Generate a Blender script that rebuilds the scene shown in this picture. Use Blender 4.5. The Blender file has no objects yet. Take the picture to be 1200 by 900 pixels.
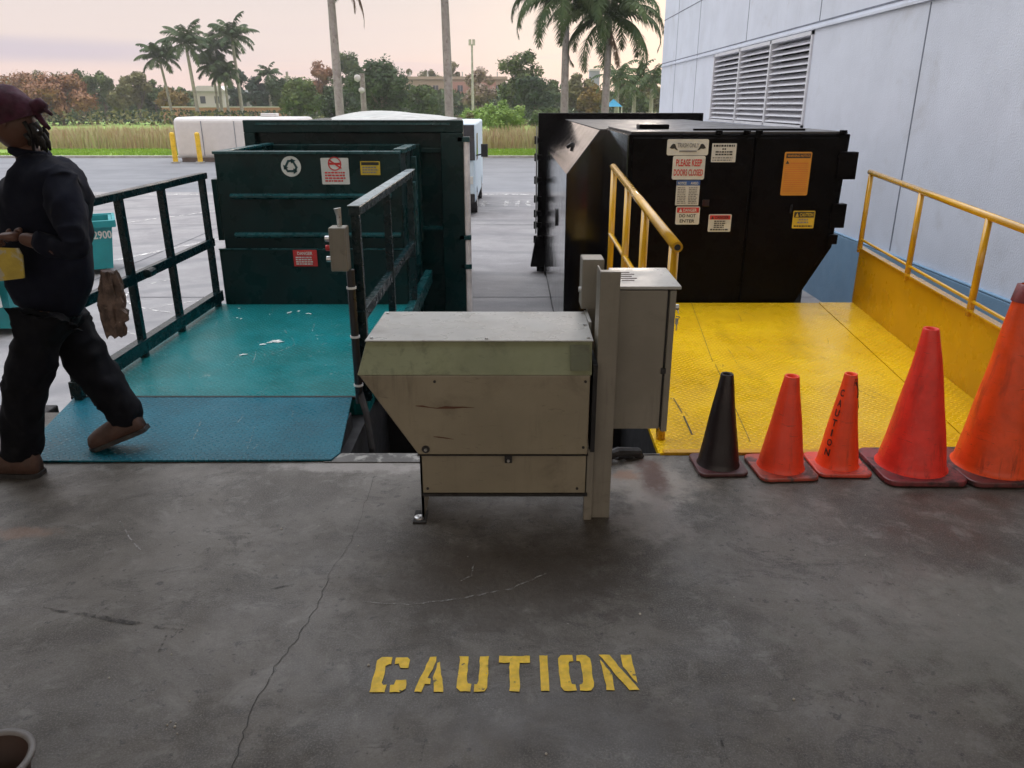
import bpy, bmesh, math, random
from mathutils import Vector, Matrix, noise as mnoise
random.seed(7)
R = math.radians
scene = bpy.context.scene
C = scene.collection
PI = math.pi

# ------------------------------------------------------------------ camera
CAMZ = 1.65
PITCH = R(20.02)
FPX = 900.0
cam_d = bpy.data.cameras.new('camera'); cam = bpy.data.objects.new('camera', cam_d); C.objects.link(cam)
cam.location = (0, 0, CAMZ); cam.rotation_euler = (R(90) - PITCH, 0, 0)
cam_d.sensor_width = 36; cam_d.lens = 36 * FPX / 1200.0
cam_d.clip_start = 0.05; cam_d.clip_end = 3000
scene.camera = cam
scene.render.resolution_x = 1024; scene.render.resolution_y = 768

def P(px, py, D):            # world point seen at photo pixel (1200x900) at distance D along +Y
    t = math.atan((450 - py) / FPX) - PITCH
    z = CAMZ + D * math.tan(t)
    d = D * math.cos(PITCH) + (CAMZ - z) * math.sin(PITCH)
    return Vector(((px - 600) / FPX * d, D, z))
def G(px, py, z=0.0):        # world point seen at photo pixel on the plane z
    t = math.atan((450 - py) / FPX) - PITCH
    return P(px, py, (z - CAMZ) / math.tan(t))

# ------------------------------------------------------------------ mesh builder
class MB:
    def __init__(s): s.v = []; s.f = []; s.isl = []
    def add(s, vs, fs):
        o = len(s.v); s.isl.append((o, len(s.f))); s.v += [Vector(p) for p in vs]; s.f += [tuple(i + o for i in f) for f in fs]; return s
    def box(s, a, b, M=None):
        (x0, y0, z0), (x1, y1, z1) = a, b
        vs = [Vector(p) for p in ((x0,y0,z0),(x1,y0,z0),(x1,y1,z0),(x0,y1,z0),(x0,y0,z1),(x1,y0,z1),(x1,y1,z1),(x0,y1,z1))]
        if M: vs = [M @ p for p in vs]
        return s.add(vs, [(0,3,2,1),(4,5,6,7),(0,1,5,4),(1,2,6,5),(2,3,7,6),(3,0,4,7)])
    def bar(s, a, b, w, h=None, up=(0,0,1)):
        h = h or w; a = Vector(a); b = Vector(b); d = (b - a).normalized(); up = Vector(up)
        if abs(d.dot(up)) > .98: up = Vector((0,1,0))
        r = d.cross(up).normalized(); u = r.cross(d).normalized()
        vs = [p + r*i*w/2 + u*j*h/2 for p in (a, b) for i, j in ((-1,-1),(1,-1),(1,1),(-1,1))]
        return s.add(vs, [(3,2,1,0),(4,5,6,7),(0,1,5,4),(1,2,6,5),(2,3,7,6),(3,0,4,7)])
    def tube(s, pts, r, n=12, cap=True):
        pts = [Vector(p) for p in pts]; rs = r if isinstance(r, (list, tuple)) else [r]*len(pts)
        vs = []; fs = []; ref = None
        for i, p in enumerate(pts):
            d = (pts[min(i+1, len(pts)-1)] - pts[max(i-1, 0)]).normalized()
            if ref is None:
                ref = Vector((0,0,1)) if abs(d.z) < .9 else Vector((0,1,0))
            a = d.cross(ref).normalized(); b = a.cross(d).normalized(); ref = b
            for k in range(n):
                t = 2*PI*k/n; vs.append(p + (a*math.cos(t) + b*math.sin(t))*rs[i])
        for i in range(len(pts)-1):
            for k in range(n):
                fs.append((i*n+k, i*n+(k+1)%n, (i+1)*n+(k+1)%n, (i+1)*n+k))
        if cap:
            fs.append(tuple(range(n))[::-1]); fs.append(tuple((len(pts)-1)*n+k for k in range(n)))
        return s.add(vs, fs)
    def prism(s, poly, axis, lo, hi):   # poly of 2-D points extruded along axis (0 x: (y,z), 1 y: (x,z), 2 z: (x,y))
        def mk(p, t):
            return {0:(t,p[0],p[1]), 1:(p[0],t,p[1]), 2:(p[0],p[1],t)}[axis]
        n = len(poly)
        vs = [mk(p, lo) for p in poly] + [mk(p, hi) for p in poly]
        fs = [tuple(range(n)), tuple(range(2*n-1, n-1, -1))] + [(i, i+n, (i+1)%n+n, (i+1)%n) for i in range(n)]
        return s.add(vs, fs)
    def lathe(s, prof, c=(0,0,0), n=32):
        c = Vector(c); vs = []; fs = []
        for (r, z) in prof:
            for k in range(n): vs.append(c + Vector((r*math.cos(2*PI*k/n), r*math.sin(2*PI*k/n), z)))
        for i in range(len(prof)-1):
            for k in range(n): fs.append((i*n+k, i*n+(k+1)%n, (i+1)*n+(k+1)%n, (i+1)*n+k))
        return s.add(vs, fs)
    def build_each(s, name, m, parent=None, **kw):   # every added piece becomes its own object
        out = []; ends = s.isl[1:] + [(len(s.v), len(s.f))]
        for (v0, f0), (v1, f1) in zip(s.isl, ends):
            q = MB(); q.add(s.v[v0:v1], [tuple(i - v0 for i in f) for f in s.f[f0:f1]]); out.append(q.build(name, m, parent, **kw))
        return out
    def build(s, name, m, parent=None, bevel=0, smooth=False, seg=2, solid=0):
        me = bpy.data.meshes.new(name)
        off = root_of(parent).location if parent else Vector()
        me.from_pydata([tuple(p - off) for p in s.v], [], s.f); me.update()
        bm = bmesh.new(); bm.from_mesh(me); bmesh.ops.recalc_face_normals(bm, faces=bm.faces)
        bm.to_mesh(me); bm.free()
        o = bpy.data.objects.new(name, me); C.objects.link(o)
        if parent: o.parent = parent
        me.materials.append(m)
        if smooth:
            for p in me.polygons: p.use_smooth = True
        if bevel:
            b = o.modifiers.new('b', 'BEVEL'); b.width = bevel; b.segments = seg; b.limit_method = 'ANGLE'; b.angle_limit = R(40)
        return o
def root_of(o):
    while o.parent: o = o.parent
    return o
def thing(name, label, cat, loc=(0,0,0), group=None):
    o = bpy.data.objects.new(name, None); C.objects.link(o); o.location = loc; o.empty_display_size = .1
    o['label'] = label; o['category'] = cat
    if group: o['group'] = group
    return o
def tag(o, label, cat, group=None, kind=None):
    o['label'] = label; o['category'] = cat
    if group: o['group'] = group
    if kind: o['kind'] = kind
    return o
def struct(o): o['kind'] = 'structure'; return o
def copy_tree(o, parent=None):
    c = o.copy(); C.objects.link(c); c.parent = parent
    for ch in o.children: copy_tree(ch, c)
    return c

# ------------------------------------------------------------------ materials
def nd(nt, typ, **kw):
    n = nt.nodes.new(typ)
    for k, v in kw.items(): setattr(n, k, v)
    return n
def setin(n, name, v): n.inputs[name].default_value = v
def mix(nt, a, b, fac, mode='MIX'):
    m = nd(nt, 'ShaderNodeMix', data_type='RGBA', blend_type=mode)
    for i, v in ((0, fac), (6, a), (7, b)):
        if hasattr(v, 'is_output') or isinstance(v, bpy.types.NodeSocket): nt.links.new(v, m.inputs[i])
        elif i == 0: m.inputs[0].default_value = v
        else: m.inputs[i].default_value = (*v[:3], 1)
    return m.outputs[2]
def math_(nt, op, a, b=None, c=None):
    m = nd(nt, 'ShaderNodeMath', operation=op)
    for i, v in enumerate((a, b, c)):
        if v is None: continue
        if isinstance(v, bpy.types.NodeSocket): nt.links.new(v, m.inputs[i])
        else: m.inputs[i].default_value = v
    return m.outputs[0]
def ramp(nt, val, lo, hi, a=0.0, b=1.0):
    m = nd(nt, 'ShaderNodeMapRange', interpolation_type='SMOOTHSTEP')
    nt.links.new(val, m.inputs[0]); m.inputs[1].default_value = lo; m.inputs[2].default_value = hi
    m.inputs[3].default_value = a; m.inputs[4].default_value = b
    return m.outputs[0]
def noise(nt, vec, scale, detail=4, rough=.55, dist=0):
    n = nd(nt, 'ShaderNodeTexNoise'); nt.links.new(vec, n.inputs['Vector'])
    setin(n, 'Scale', scale); setin(n, 'Detail', detail); setin(n, 'Roughness', rough); setin(n, 'Distortion', dist)
    return n.outputs['Fac']
def scaled(nt, vec, s):
    m = nd(nt, 'ShaderNodeMapping'); nt.links.new(vec, m.inputs[0]); m.inputs['Scale'].default_value = s; return m.outputs[0]

MATS = {}
def mat(name, col, rough=.5, metal=0, var=.2, scale=5, bump=0.0, bscale=40, dirt=None, coat=0, world=False, rvar=.1, spec=.5, runs=None):
    """dirt = (colour, low, high, scale): worn patches"""
    if name in MATS: return MATS[name]
    m = bpy.data.materials.new(name); m.use_nodes = True; nt = m.node_tree
    b = nt.nodes['Principled BSDF']
    if world: vec = nd(nt, 'ShaderNodeNewGeometry').outputs['Position']
    else: vec = nd(nt, 'ShaderNodeTexCoord').outputs['Object']
    n1 = noise(nt, vec, scale, 5, .6)
    f1 = ramp(nt, n1, .3, .7)
    c = mix(nt, [x*(1-var) for x in col], [min(1, x*(1+var)) for x in col], f1)
    r = ramp(nt, noise(nt, vec, scale*2.3, 4), .3, .7, max(0.02, rough-rvar), min(1, rough+rvar))
    if dirt:
        dcol, lo, hi, ds = dirt
        df = ramp(nt, noise(nt, vec, ds, 7, .65, .4), lo, hi)
        c = mix(nt, c, dcol, df)
        r = math_(nt, 'MAXIMUM', r, math_(nt, 'MULTIPLY', df, .7))
    if runs:      # (colour, amount, low, high): vertical grime runs and fine scuffs
        rf = ramp(nt, noise(nt, scaled(nt, vec, (22, 22, 1.6)), 1.0, 6, .7, .3), runs[2], runs[3])
        pf = ramp(nt, noise(nt, vec, 2.1, 4), .35, .65)
        c = mix(nt, c, runs[0], math_(nt, 'MULTIPLY', math_(nt, 'MULTIPLY', rf, pf), runs[1]))
        sf = ramp(nt, noise(nt, scaled(nt, vec, (3, 3, 20)), 3.0, 8, .75, 1.5), .60, .66)
        c = mix(nt, c, runs[0], math_(nt, 'MULTIPLY', sf, runs[1]*.8))
    nt.links.new(c, b.inputs['Base Color']); nt.links.new(r, b.inputs['Roughness'])
    setin(b, 'Metallic', metal); setin(b, 'Coat Weight', coat); setin(b, 'Coat Roughness', .1)
    setin(b, 'Specular IOR Level', spec)
    if bump:
        bn = nd(nt, 'ShaderNodeBump'); setin(bn, 'Strength', bump); setin(bn, 'Distance', .01)
        nt.links.new(noise(nt, vec, bscale, 4), bn.inputs['Height']); nt.links.new(bn.outputs[0], b.inputs['Normal'])
    MATS[name] = m; return m

def plate_mat(name, col, col2, rough, s=.034, scuff=(.5,.5,.45), wear=.62, strength=.6, rot=0.0):
    m = bpy.data.materials.new(name); m.use_nodes = True; nt = m.node_tree; b = nt.nodes['Principled BSDF']
    pos = nd(nt, 'ShaderNodeNewGeometry').outputs['Position']
    sep = nd(nt, 'ShaderNodeSeparateXYZ'); nt.links.new(pos, sep.inputs[0])
    x, y = sep.outputs[0], sep.outputs[1]
    u = math_(nt, 'DIVIDE', math_(nt, 'ADD', x, y), s*1.41); v = math_(nt, 'DIVIDE', math_(nt, 'SUBTRACT', x, y), s*1.41)
    fu = math_(nt, 'SUBTRACT', math_(nt, 'FRACT', u), .5); fv = math_(nt, 'SUBTRACT', math_(nt, 'FRACT', v), .5)
    par = math_(nt, 'FLOORED_MODULO', math_(nt, 'ADD', math_(nt, 'FLOOR', u), math_(nt, 'FLOOR', v)), 2.0)
    def lerp(a, c, t): return math_(nt, 'ADD', math_(nt, 'MULTIPLY', a, math_(nt, 'SUBTRACT', 1.0, t)), math_(nt, 'MULTIPLY', c, t))
    A = lerp(fu, fv, par); B = lerp(fv, fu, par)
    q = math_(nt, 'ADD', math_(nt, 'POWER', math_(nt, 'DIVIDE', A, .46), 2.0), math_(nt, 'POWER', math_(nt, 'DIVIDE', B, .19), 2.0))
    setin(b, 'Specular IOR Level', .27)
    h = ramp(nt, q, 1.15, .5)
    bn = nd(nt, 'ShaderNodeBump'); setin(bn, 'Strength', strength); setin(bn, 'Distance', .008)
    big = noise(nt, pos, 2.2, 3); 
    hh = math_(nt, 'ADD', h, math_(nt, 'MULTIPLY', big, .8))
    nt.links.new(hh, bn.inputs['Height']); nt.links.new(bn.outputs[0], b.inputs['Normal'])
    c = mix(nt, col, col2, ramp(nt, noise(nt, pos, 1.6, 5, .6), .35, .65))
    sc = ramp(nt, noise(nt, pos, 9, 8, .7, .6), wear, wear+.1)
    fine = ramp(nt, noise(nt, pos, 60, 3), .45, .6)
    c = mix(nt, c, scuff, math_(nt, 'MULTIPLY', sc, math_(nt, 'MULTIPLY', fine, .6)))
    grime = ramp(nt, noise(nt, scaled(nt, pos, (1, .35, 1)), 3.5, 6, .65), .52, .75)
    c = mix(nt, c, [k*.45 for k in col], math_(nt, 'MULTIPLY', grime, .5))
    c = mix(nt, c, [min(1, k*1.45+.015) for k in col2], math_(nt, 'MULTIPLY', h, .5))
    nt.links.new(c, b.inputs['Base Color'])
    nt.links.new(math_(nt, 'SUBTRACT', ramp(nt, noise(nt, pos, 3, 6, .7), .3, .7, rough, rough+.18), math_(nt, 'MULTIPLY', h, .12)), b.inputs['Roughness'])
    return m

def floor_mat():
    m = bpy.data.materials.new('dock_concrete'); m.use_nodes = True; nt = m.node_tree; b = nt.nodes['Principled BSDF']
    pos = nd(nt, 'ShaderNodeNewGeometry').outputs['Position']
    c = mix(nt, (.040,.031,.022), (.128,.114,.098), ramp(nt, noise(nt, pos, 1.3, 9, .72, .5), .36, .64))
    c = mix(nt, c, (.19,.178,.162), math_(nt, 'MULTIPLY', ramp(nt, noise(nt, pos, 7, 9, .78, .5), .50, .66), .6))
    c = mix(nt, c, (.035,.028,.022), math_(nt, 'MULTIPLY', ramp(nt, noise(nt, scaled(nt, pos, (1, 1.6, 1)), 3.1, 9, .80, .9), .51, .62), .75))
    c = mix(nt, c, (.035,.03,.026), math_(nt, 'MULTIPLY', ramp(nt, noise(nt, pos, 22, 6, .6), .60, .66), .9))
    c = mix(nt, c, (.42,.40,.37), math_(nt, 'MULTIPLY', ramp(nt, noise(nt, pos, 70, 3, .6), .70, .74), .55))
    # fine grain
    c = mix(nt, c, (.20,.185,.165), math_(nt, 'MULTIPLY', ramp(nt, noise(nt, pos, 170, 4, .75), .48, .62), .5))
    def blob(cx, cy, rx, ry, col, amt, ns=9):
        mp = nd(nt, 'ShaderNodeMapping', vector_type='TEXTURE'); nt.links.new(pos, mp.inputs[0])
        mp.inputs['Location'].default_value = (cx, cy, 0); mp.inputs['Scale'].default_value = (rx, ry, 1)
        ln = nd(nt, 'ShaderNodeVectorMath', operation='LENGTH'); nt.links.new(mp.outputs[0], ln.inputs[0])
        d = math_(nt, 'ADD', ln.outputs['Value'], math_(nt, 'MULTIPLY', math_(nt, 'SUBTRACT', noise(nt, pos, ns, 7, .7), .5), 2.2))
        return math_(nt, 'MULTIPLY', ramp(nt, d, 1.0, .35), amt), col
    for a in ((.62,3.18,.32,.26,(.30,.26,.22),.6), (.66,3.22,.09,.30,(.06,.02,.012),.9), (.54,3.27,.10,.07,(.20,.09,.04),.7),
              (-2.0,2.75,.18,.06,(.28,.14,.08),.35), (.60,2.9,.22,.30,(.36,.33,.31),.4), (-.75,3.36,.5,.10,(.36,.33,.31),.5),
              (.15,1.72,.6,.16,(.07,.06,.055),.55), (1.9,2.1,1.2,.5,(.24,.24,.21),.35), (-.05,2.4,.65,.42,(.04,.028,.018),.7)):  # last blob: shadow of the power unit, painted dark brown on the floor
        f, col = blob(*a); c = mix(nt, c, col, f)
    nt.links.new(c, b.inputs['Base Color'])
    nt.links.new(ramp(nt, noise(nt, pos, 2.4, 7, .7), .3, .7, .34, .62), b.inputs['Roughness'])
    bn = nd(nt, 'ShaderNodeBump'); setin(bn, 'Strength', .45); setin(bn, 'Distance', .004)
    nt.links.new(math_(nt, 'ADD', noise(nt, pos, 45, 6, .7), math_(nt, 'MULTIPLY', noise(nt, pos, 5, 3), 2.0)), bn.inputs['Height'])
    nt.links.new(bn.outputs[0], b.inputs['Normal'])
    return m

def fade_mat(name, col, dens, sc=(1,1,1), ns=20):   # thin worn mark with holes
    m = bpy.data.materials.new(name); m.use_nodes = True; nt = m.node_tree; b = nt.nodes['Principled BSDF']
    pos = nd(nt, 'ShaderNodeNewGeometry').outputs['Position']
    setin(b, 'Base Color', (*col, 1)); setin(b, 'Roughness', .7)
    nt.links.new(ramp(nt, noise(nt, scaled(nt, pos, sc), ns, 6, .7), dens-.12, dens+.12), b.inputs['Alpha'])
    return m

def leaf_mat(name, a, b_, sub=.12):
    m = bpy.data.materials.new(name); m.use_nodes = True; nt = m.node_tree; b = nt.nodes['Principled BSDF']
    tc = nd(nt, 'ShaderNodeTexCoord').outputs['Object']
    oi = nd(nt, 'ShaderNodeObjectInfo')
    n = math_(nt, 'ADD', ramp(nt, noise(nt, tc, .45, 5, .7), .35, .65), math_(nt, 'MULTIPLY', math_(nt, 'SUBTRACT', oi.outputs['Random'], .5), .3))
    c = mix(nt, a, b_, n)
    nt.links.new(c, b.inputs['Base Color']); setin(b, 'Roughness', .75); setin(b, 'Specular IOR Level', .2)
    return m

M = {}
M['floor'] = floor_mat()
M['teal_plate'] = plate_mat('teal_tread_plate', (.001,.105,.105), (.0015,.145,.155), .30, wear=.60)
M['teal_mat'] = plate_mat('blue_teal_tread_plate', (.0008,.072,.105), (.001,.105,.15), .34, s=.036, wear=.66, strength=.9)
M['yel_plate'] = plate_mat('yellow_tread_plate', (.58,.335,.005), (.70,.43,.008), .20, scuff=(.34,.25,.12), wear=.64, strength=.35)
M['yellow'] = mat('yellow_paint', (.56,.29,.006), .30, var=.10, scale=1.5, dirt=((.34,.16,.008), .68, .9, 5), bump=.08, bscale=25)
M['yellow_rail'] = mat('yellow_rail_paint', (.60,.32,.012), .17, var=.12, scale=6, dirt=((.30,.13,.015), .68, .82, 14), bump=.04, bscale=60, coat=.6)
M['yellow_floor'] = mat('yellow_floor_paint', (.86,.57,.035), .6, var=.15, scale=30, world=True, dirt=((.10,.09,.07), .60, .70, 28))
M['green'] = mat('dark_green_steel', (.0006,.017,.0175), .30, var=.3, scale=2.5, spec=.28, dirt=((.006,.022,.022), .6, .8, 5), bump=.15, bscale=12)
M['green_edge'] = mat('green_edge_paint', (.004,.05,.055), .30, var=.25, scale=6, dirt=((.1,.16,.16), .6, .75, 18))
M['green_rail'] = mat('green_rail_paint', (.001,.013,.016), .25, var=.3, scale=8, spec=.35, dirt=((.03,.045,.05), .66, .80, 14))
M['black'] = mat('black_gloss_steel', (.006,.005,.006), .11, var=.3, scale=2, rvar=.04, bump=.07, bscale=3, dirt=((.012,.008,.006), .62, .8, 5), coat=.3)
M['black_dull'] = mat('black_dull_steel', (.003,.0025,.003), .30, var=.3, scale=4, dirt=((.010,.007,.006), .62, .8, 6), bump=.2, bscale=15, spec=.06)
M['beige'] = mat('beige_enamel', (.245,.215,.155), .45, var=.10, scale=3, runs=((.10,.08,.055), .55, .50, .72), dirt=((.12,.095,.065), .50, .80, 3.5), bump=.1, bscale=9)
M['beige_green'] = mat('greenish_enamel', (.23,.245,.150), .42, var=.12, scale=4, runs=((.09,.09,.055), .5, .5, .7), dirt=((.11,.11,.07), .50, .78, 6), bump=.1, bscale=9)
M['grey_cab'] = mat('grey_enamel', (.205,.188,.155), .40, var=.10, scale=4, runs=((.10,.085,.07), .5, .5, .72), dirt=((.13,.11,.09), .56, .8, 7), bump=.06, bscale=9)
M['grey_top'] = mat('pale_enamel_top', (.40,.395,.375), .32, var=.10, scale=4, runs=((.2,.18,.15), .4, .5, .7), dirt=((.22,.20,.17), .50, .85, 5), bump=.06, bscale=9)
M['steel'] = mat('zinc_steel', (.5,.5,.5), .35, .8, scale=20)
M['white'] = mat('white_paint', (.74,.74,.74), .4, var=.05)
M['offwhite'] = mat('dirty_white_sign', (.60,.60,.57), .45, var=.1, scale=8, dirt=((.3,.29,.26), .62, .8, 14))
M['red'] = mat('sign_red', (.50,.02,.02), .5)
M['ink'] = mat('sign_black', (.015,.015,.015), .5)
M['greytext'] = mat('sign_grey_print', (.22,.22,.22), .5)
M['blue'] = mat('sign_blue', (.03,.10,.33), .5)
M['orange_sign'] = mat('orange_sign', (.60,.25,.02), .45, var=.08)
M['yel_sign'] = mat('yellow_sign', (.66,.45,.03), .45)
M['wall'] = mat('pale_painted_concrete', (.66,.70,.79), .75, var=.05, scale=1.2, world=True, bump=.4, bscale=55, runs=((.50,.52,.56), .35, .5, .75), dirt=((.55,.57,.62), .55, .8, 1.3))
M['wall_blue'] = mat('blue_painted_band', (.17,.29,.42), .6, var=.07, scale=2, world=True, bump=.35, bscale=50)
M['louver'] = mat('louver_aluminium', (.66,.67,.72), .45, var=.05)
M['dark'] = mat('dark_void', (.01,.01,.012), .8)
M['joint'] = mat('joint_sealant', (.18,.2,.25), .8)
M['concrete_out'] = None
M['black_roof'] = mat('sky_sheen_black_roof', (.05,.046,.046), .42, var=.4, scale=2, bump=.2, bscale=5, dirt=((.14,.13,.13), .5, .75, 2.5))  # sky sheen on the black tops, put into a paler base colour
M['rubber'] = mat('black_rubber', (.018,.016,.016), .7, var=.3, scale=15, dirt=((.05,.045,.04), .55, .75, 10), bump=.3, bscale=60)

def cone_mat(name, a, dirtc, lo=.55):
    return mat(name, a, .45, var=.12, scale=9, dirt=(dirtc, lo, lo+.16, 13), runs=([k*.30 for k in dirtc], .75, .50, .70), bump=.15, bscale=40)

# ------------------------------------------------------------------ world, sun
def build_world():
    w = bpy.data.worlds.new('World'); scene.world = w; w.use_nodes = True; nt = w.node_tree
    bg = nt.nodes['Background']; setin(bg, 'Strength', .1)
    sky = nd(nt, 'ShaderNodeTexSky', sky_type='NISHITA'); sky.sun_disc = False
    sky.sun_elevation = R(SUN_EL); sky.sun_rotation = R(SUN_AZ); sky.air_density = 1.2; sky.dust_density = 2.5
    tc = nd(nt, 'ShaderNodeTexCoord').outputs['Generated']
    sep = nd(nt, 'ShaderNodeSeparateXYZ'); nt.links.new(tc, sep.inputs[0]); X, Y, Z = sep.outputs
    n = noise(nt, scaled(nt, tc, (1, 1, 9)), 2.0, 5, .5)
    zz = math_(nt, 'ADD', Z, math_(nt, 'MULTIPLY', math_(nt, 'SUBTRACT', n, .5), .035))
    K = 10
    def k(c, s=K): return [v*s for v in c]
    c = mix(nt, k((.90,.70,.65)), k((.83,.71,.68)), ramp(nt, zz, .02, .075))
    c = mix(nt, c, k((.70,.66,.66)), ramp(nt, zz, .07, .17))
    c = mix(nt, c, k((3.5,3.65,3.95)), ramp(nt, zz, .42, .92))
    back = math_(nt, 'MULTIPLY', ramp(nt, Y, -.05, -.6), ramp(nt, Z, -.02, .1))
    c = mix(nt, c, k((.88,.76,.66)), back)
    # warmer, brighter towards the low sun at the right
    warm = math_(nt, 'MULTIPLY', ramp(nt, X, -.15, .35), ramp(nt, Z, .35, .0))
    c = mix(nt, c, k((1.0,.84,.73)), math_(nt, 'MULTIPLY', warm, .75))
    # lavender cloud bank low on the left
    e = math_(nt, 'ABSOLUTE', math_(nt, 'SUBTRACT', math_(nt, 'ADD', Z, math_(nt, 'MULTIPLY', X, .012)), .048))
    e = math_(nt, 'ADD', e, math_(nt, 'MULTIPLY', math_(nt, 'SUBTRACT', noise(nt, scaled(nt, tc, (1,1,12)), 4, 5), .5), .012))
    band = math_(nt, 'MULTIPLY', ramp(nt, e, .017, .003), ramp(nt, X, -.24, -.50))
    c = mix(nt, c, k((.58,.53,.63)), math_(nt, 'MULTIPLY', band, .7))
    thin = math_(nt, 'MULTIPLY', ramp(nt, noise(nt, scaled(nt, tc, (1,1,22)), 3.2, 5), .52, .68), ramp(nt, Z, .10, .03))
    c = mix(nt, c, k((.68,.58,.66)), math_(nt, 'MULTIPLY', thin, .35))
    c = mix(nt, sky.outputs[0], c, .95)
    nt.links.new(c, bg.inputs[0])
    sd = bpy.data.lights.new('sun', 'SUN'); so = bpy.data.objects.new('sun', sd); C.objects.link(so)
    sd.energy = .55; sd.angle = R(14); sd.color = (1, .86, .74)
    az = R(SUN_AZ); el = R(SUN_EL)
    d = Vector((math.sin(az)*math.cos(el), math.cos(az)*math.cos(el), math.sin(el)))   # towards the sun
    so.rotation_euler = d.to_track_quat('Z', 'Y').to_euler()
SUN_EL, SUN_AZ = 9, 14
build_world()

# ------------------------------------------------------------------ text and signs
def text_geo(s):
    cu = bpy.data.curves.new('t', 'FONT'); cu.body = s; cu.resolution_u = 3; cu.offset = .022
    o = bpy.data.objects.new('t', cu); C.objects.link(o)
    dg = bpy.context.evaluated_depsgraph_get(); dg.update()
    me = bpy.data.meshes.new_from_object(o.evaluated_get(dg))
    vs = [v.co.copy() for v in me.vertices]; fs = [tuple(p.vertices) for p in me.polygons]
    bpy.data.objects.remove(o); bpy.data.meshes.remove(me); bpy.data.curves.remove(cu)
    xs = [v.x for v in vs]; ys = [v.y for v in vs]
    x0, x1, y0, y1 = min(xs), max(xs), min(ys), max(ys)
    return [((v.x-x0)/(x1-x0), (v.y-y0)/(y1-y0)) for v in vs], fs
def rrect(x0, z0, x1, z1, r, n=4):
    pts = []
    for cx, cz, a in ((x1-r, z0+r, -90), (x1-r, z1-r, 0), (x0+r, z1-r, 90), (x0+r, z0+r, 180)):
        for k in range(n+1):
            t = R(a + 90*k/n); pts.append((cx + r*math.cos(t), cz + r*math.sin(t)))
    return pts
def sign(parent, name, x0, x1, z0, z1, y, base, items, radius=.008, label=None):
    s = MB().prism(rrect(x0, z0, x1, z1, radius), 1, y-.004, y+.001).build(name, base, parent)
    if label: s['label'] = label
    W, H = x1-x0, z1-z0; groups = {}
    for it in items:
        g = groups.setdefault(it[-1], (MB(), it[0]))[0]
        if it[0] == 'text':
            _, txt, fx0, fx1, fz0, fz1, m = it
            vs, fs = text_geo(txt)
            g.add([(x0+W*(fx0+(fx1-fx0)*u), y-.0065, z0+H*(fz0+(fz1-fz0)*v)) for u, v in vs], fs)
        elif it[0] == 'bar':
            _, fx0, fx1, fz0, fz1, m = it
            a, b, c_, d = x0+W*fx0, x0+W*fx1, z0+H*fz0, z0+H*fz1
            yy = y-.0052 - .00003*len(g.v)/4
            g.add([(a,yy,c_),(b,yy,c_),(b,yy,d),(a,yy,d)], [(0,1,2,3)])
        elif it[0] == 'poly':
            _, pts, m = it
            g.add([(x0+W*u, y-.0058, z0+H*v) for u, v in pts], [tuple(range(len(pts)))])
        elif it[0] == 'ring':
            _, fx, fz, ro, ri, m = it
            n = 28; vs = []
            for k in range(n):
                t = 2*PI*k/n
                for rr in (ro, ri): vs.append((x0+W*fx+rr*math.cos(t), y-.0060, z0+H*fz+rr*math.sin(t)))
            g.add(vs, [(2*k, 2*k+1, (2*k+3)%(2*n), (2*k+2)%(2*n)) for k in range(n)])
    for m, (g, kind) in groups.items():
        g.build('lettering' if kind == 'text' else 'print', M[m], s)
    return s
def lines(n, z0, z1, m='greytext', x0=.1, x1=.9, seed=1):
    r = random.Random(seed); out = []
    for i in range(n):
        z = z1 - (z1-z0)*(i+.5)/n; h = (z1-z0)/n*.28
        e = x1 - r.random()*.2*(x1-x0); x = x0
        while x < e:
            w = r.uniform(.05, .14)
            out.append(('bar', x, min(e, x+w), z-h, z+h, m)); x += w + .025
    return out

# ------------------------------------------------------------------ SETTING: grounds
def sheet(name, poly, z, m, thick=0):
    return struct(MB().add([(x, y, z) for x, y in poly], [tuple(range(len(poly)))]).build(name, m))
def ground_mat(name, a, b_, sc, rough=.9, extra=None, bump=.3):
    m = bpy.data.materials.new(name); m.use_nodes = True; nt = m.node_tree; b = nt.nodes['Principled BSDF']
    pos = nd(nt, 'ShaderNodeNewGeometry').outputs['Position']
    c = mix(nt, a, b_, ramp(nt, noise(nt, pos, sc, 8, .7), .3, .7))
    if extra: c = extra(nt, pos, c)
    nt.links.new(c, b.inputs['Base Color']); setin(b, 'Roughness', rough)
    bn = nd(nt, 'ShaderNodeBump'); setin(bn, 'Strength', bump); setin(bn, 'Distance', .02)
    nt.links.new(noise(nt, pos, 30, 5), bn.inputs['Height']); nt.links.new(bn.outputs[0], b.inputs['Normal'])
    return m
def apron_extra(nt, pos, c):
    c = mix(nt, c, (.13,.13,.14), math_(nt, 'MULTIPLY', ramp(nt, noise(nt, scaled(nt, pos, (.8,1.3,1)), .6, 8, .7, 1.2), .45, .68), .40))
    c = mix(nt, c, (.50,.50,.50), math_(nt, 'MULTIPLY', ramp(nt, noise(nt, scaled(nt, pos, (.6,1.2,1)), 1.7, 8, .7, 1.5), .56, .72), .25))
    w = nd(nt, 'ShaderNodeTexWave', wave_type='RINGS', rings_direction='Z'); nt.links.new(scaled(nt, pos, (1, 1, 0)), w.inputs[0])
    setin(w, 'Scale', .13); setin(w, 'Distortion', 9); setin(w, 'Detail', 3); setin(w, 'Detail Scale', .35)
    c = mix(nt, c, (.14,.14,.15), math_(nt, 'MULTIPLY', ramp(nt, w.outputs['Fac'], .90, 1.0), .4))
    return c
M['apron'] = ground_mat('worn_apron_concrete', (.21,.20,.205), (.29,.28,.28), .8, .85, apron_extra)
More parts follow.
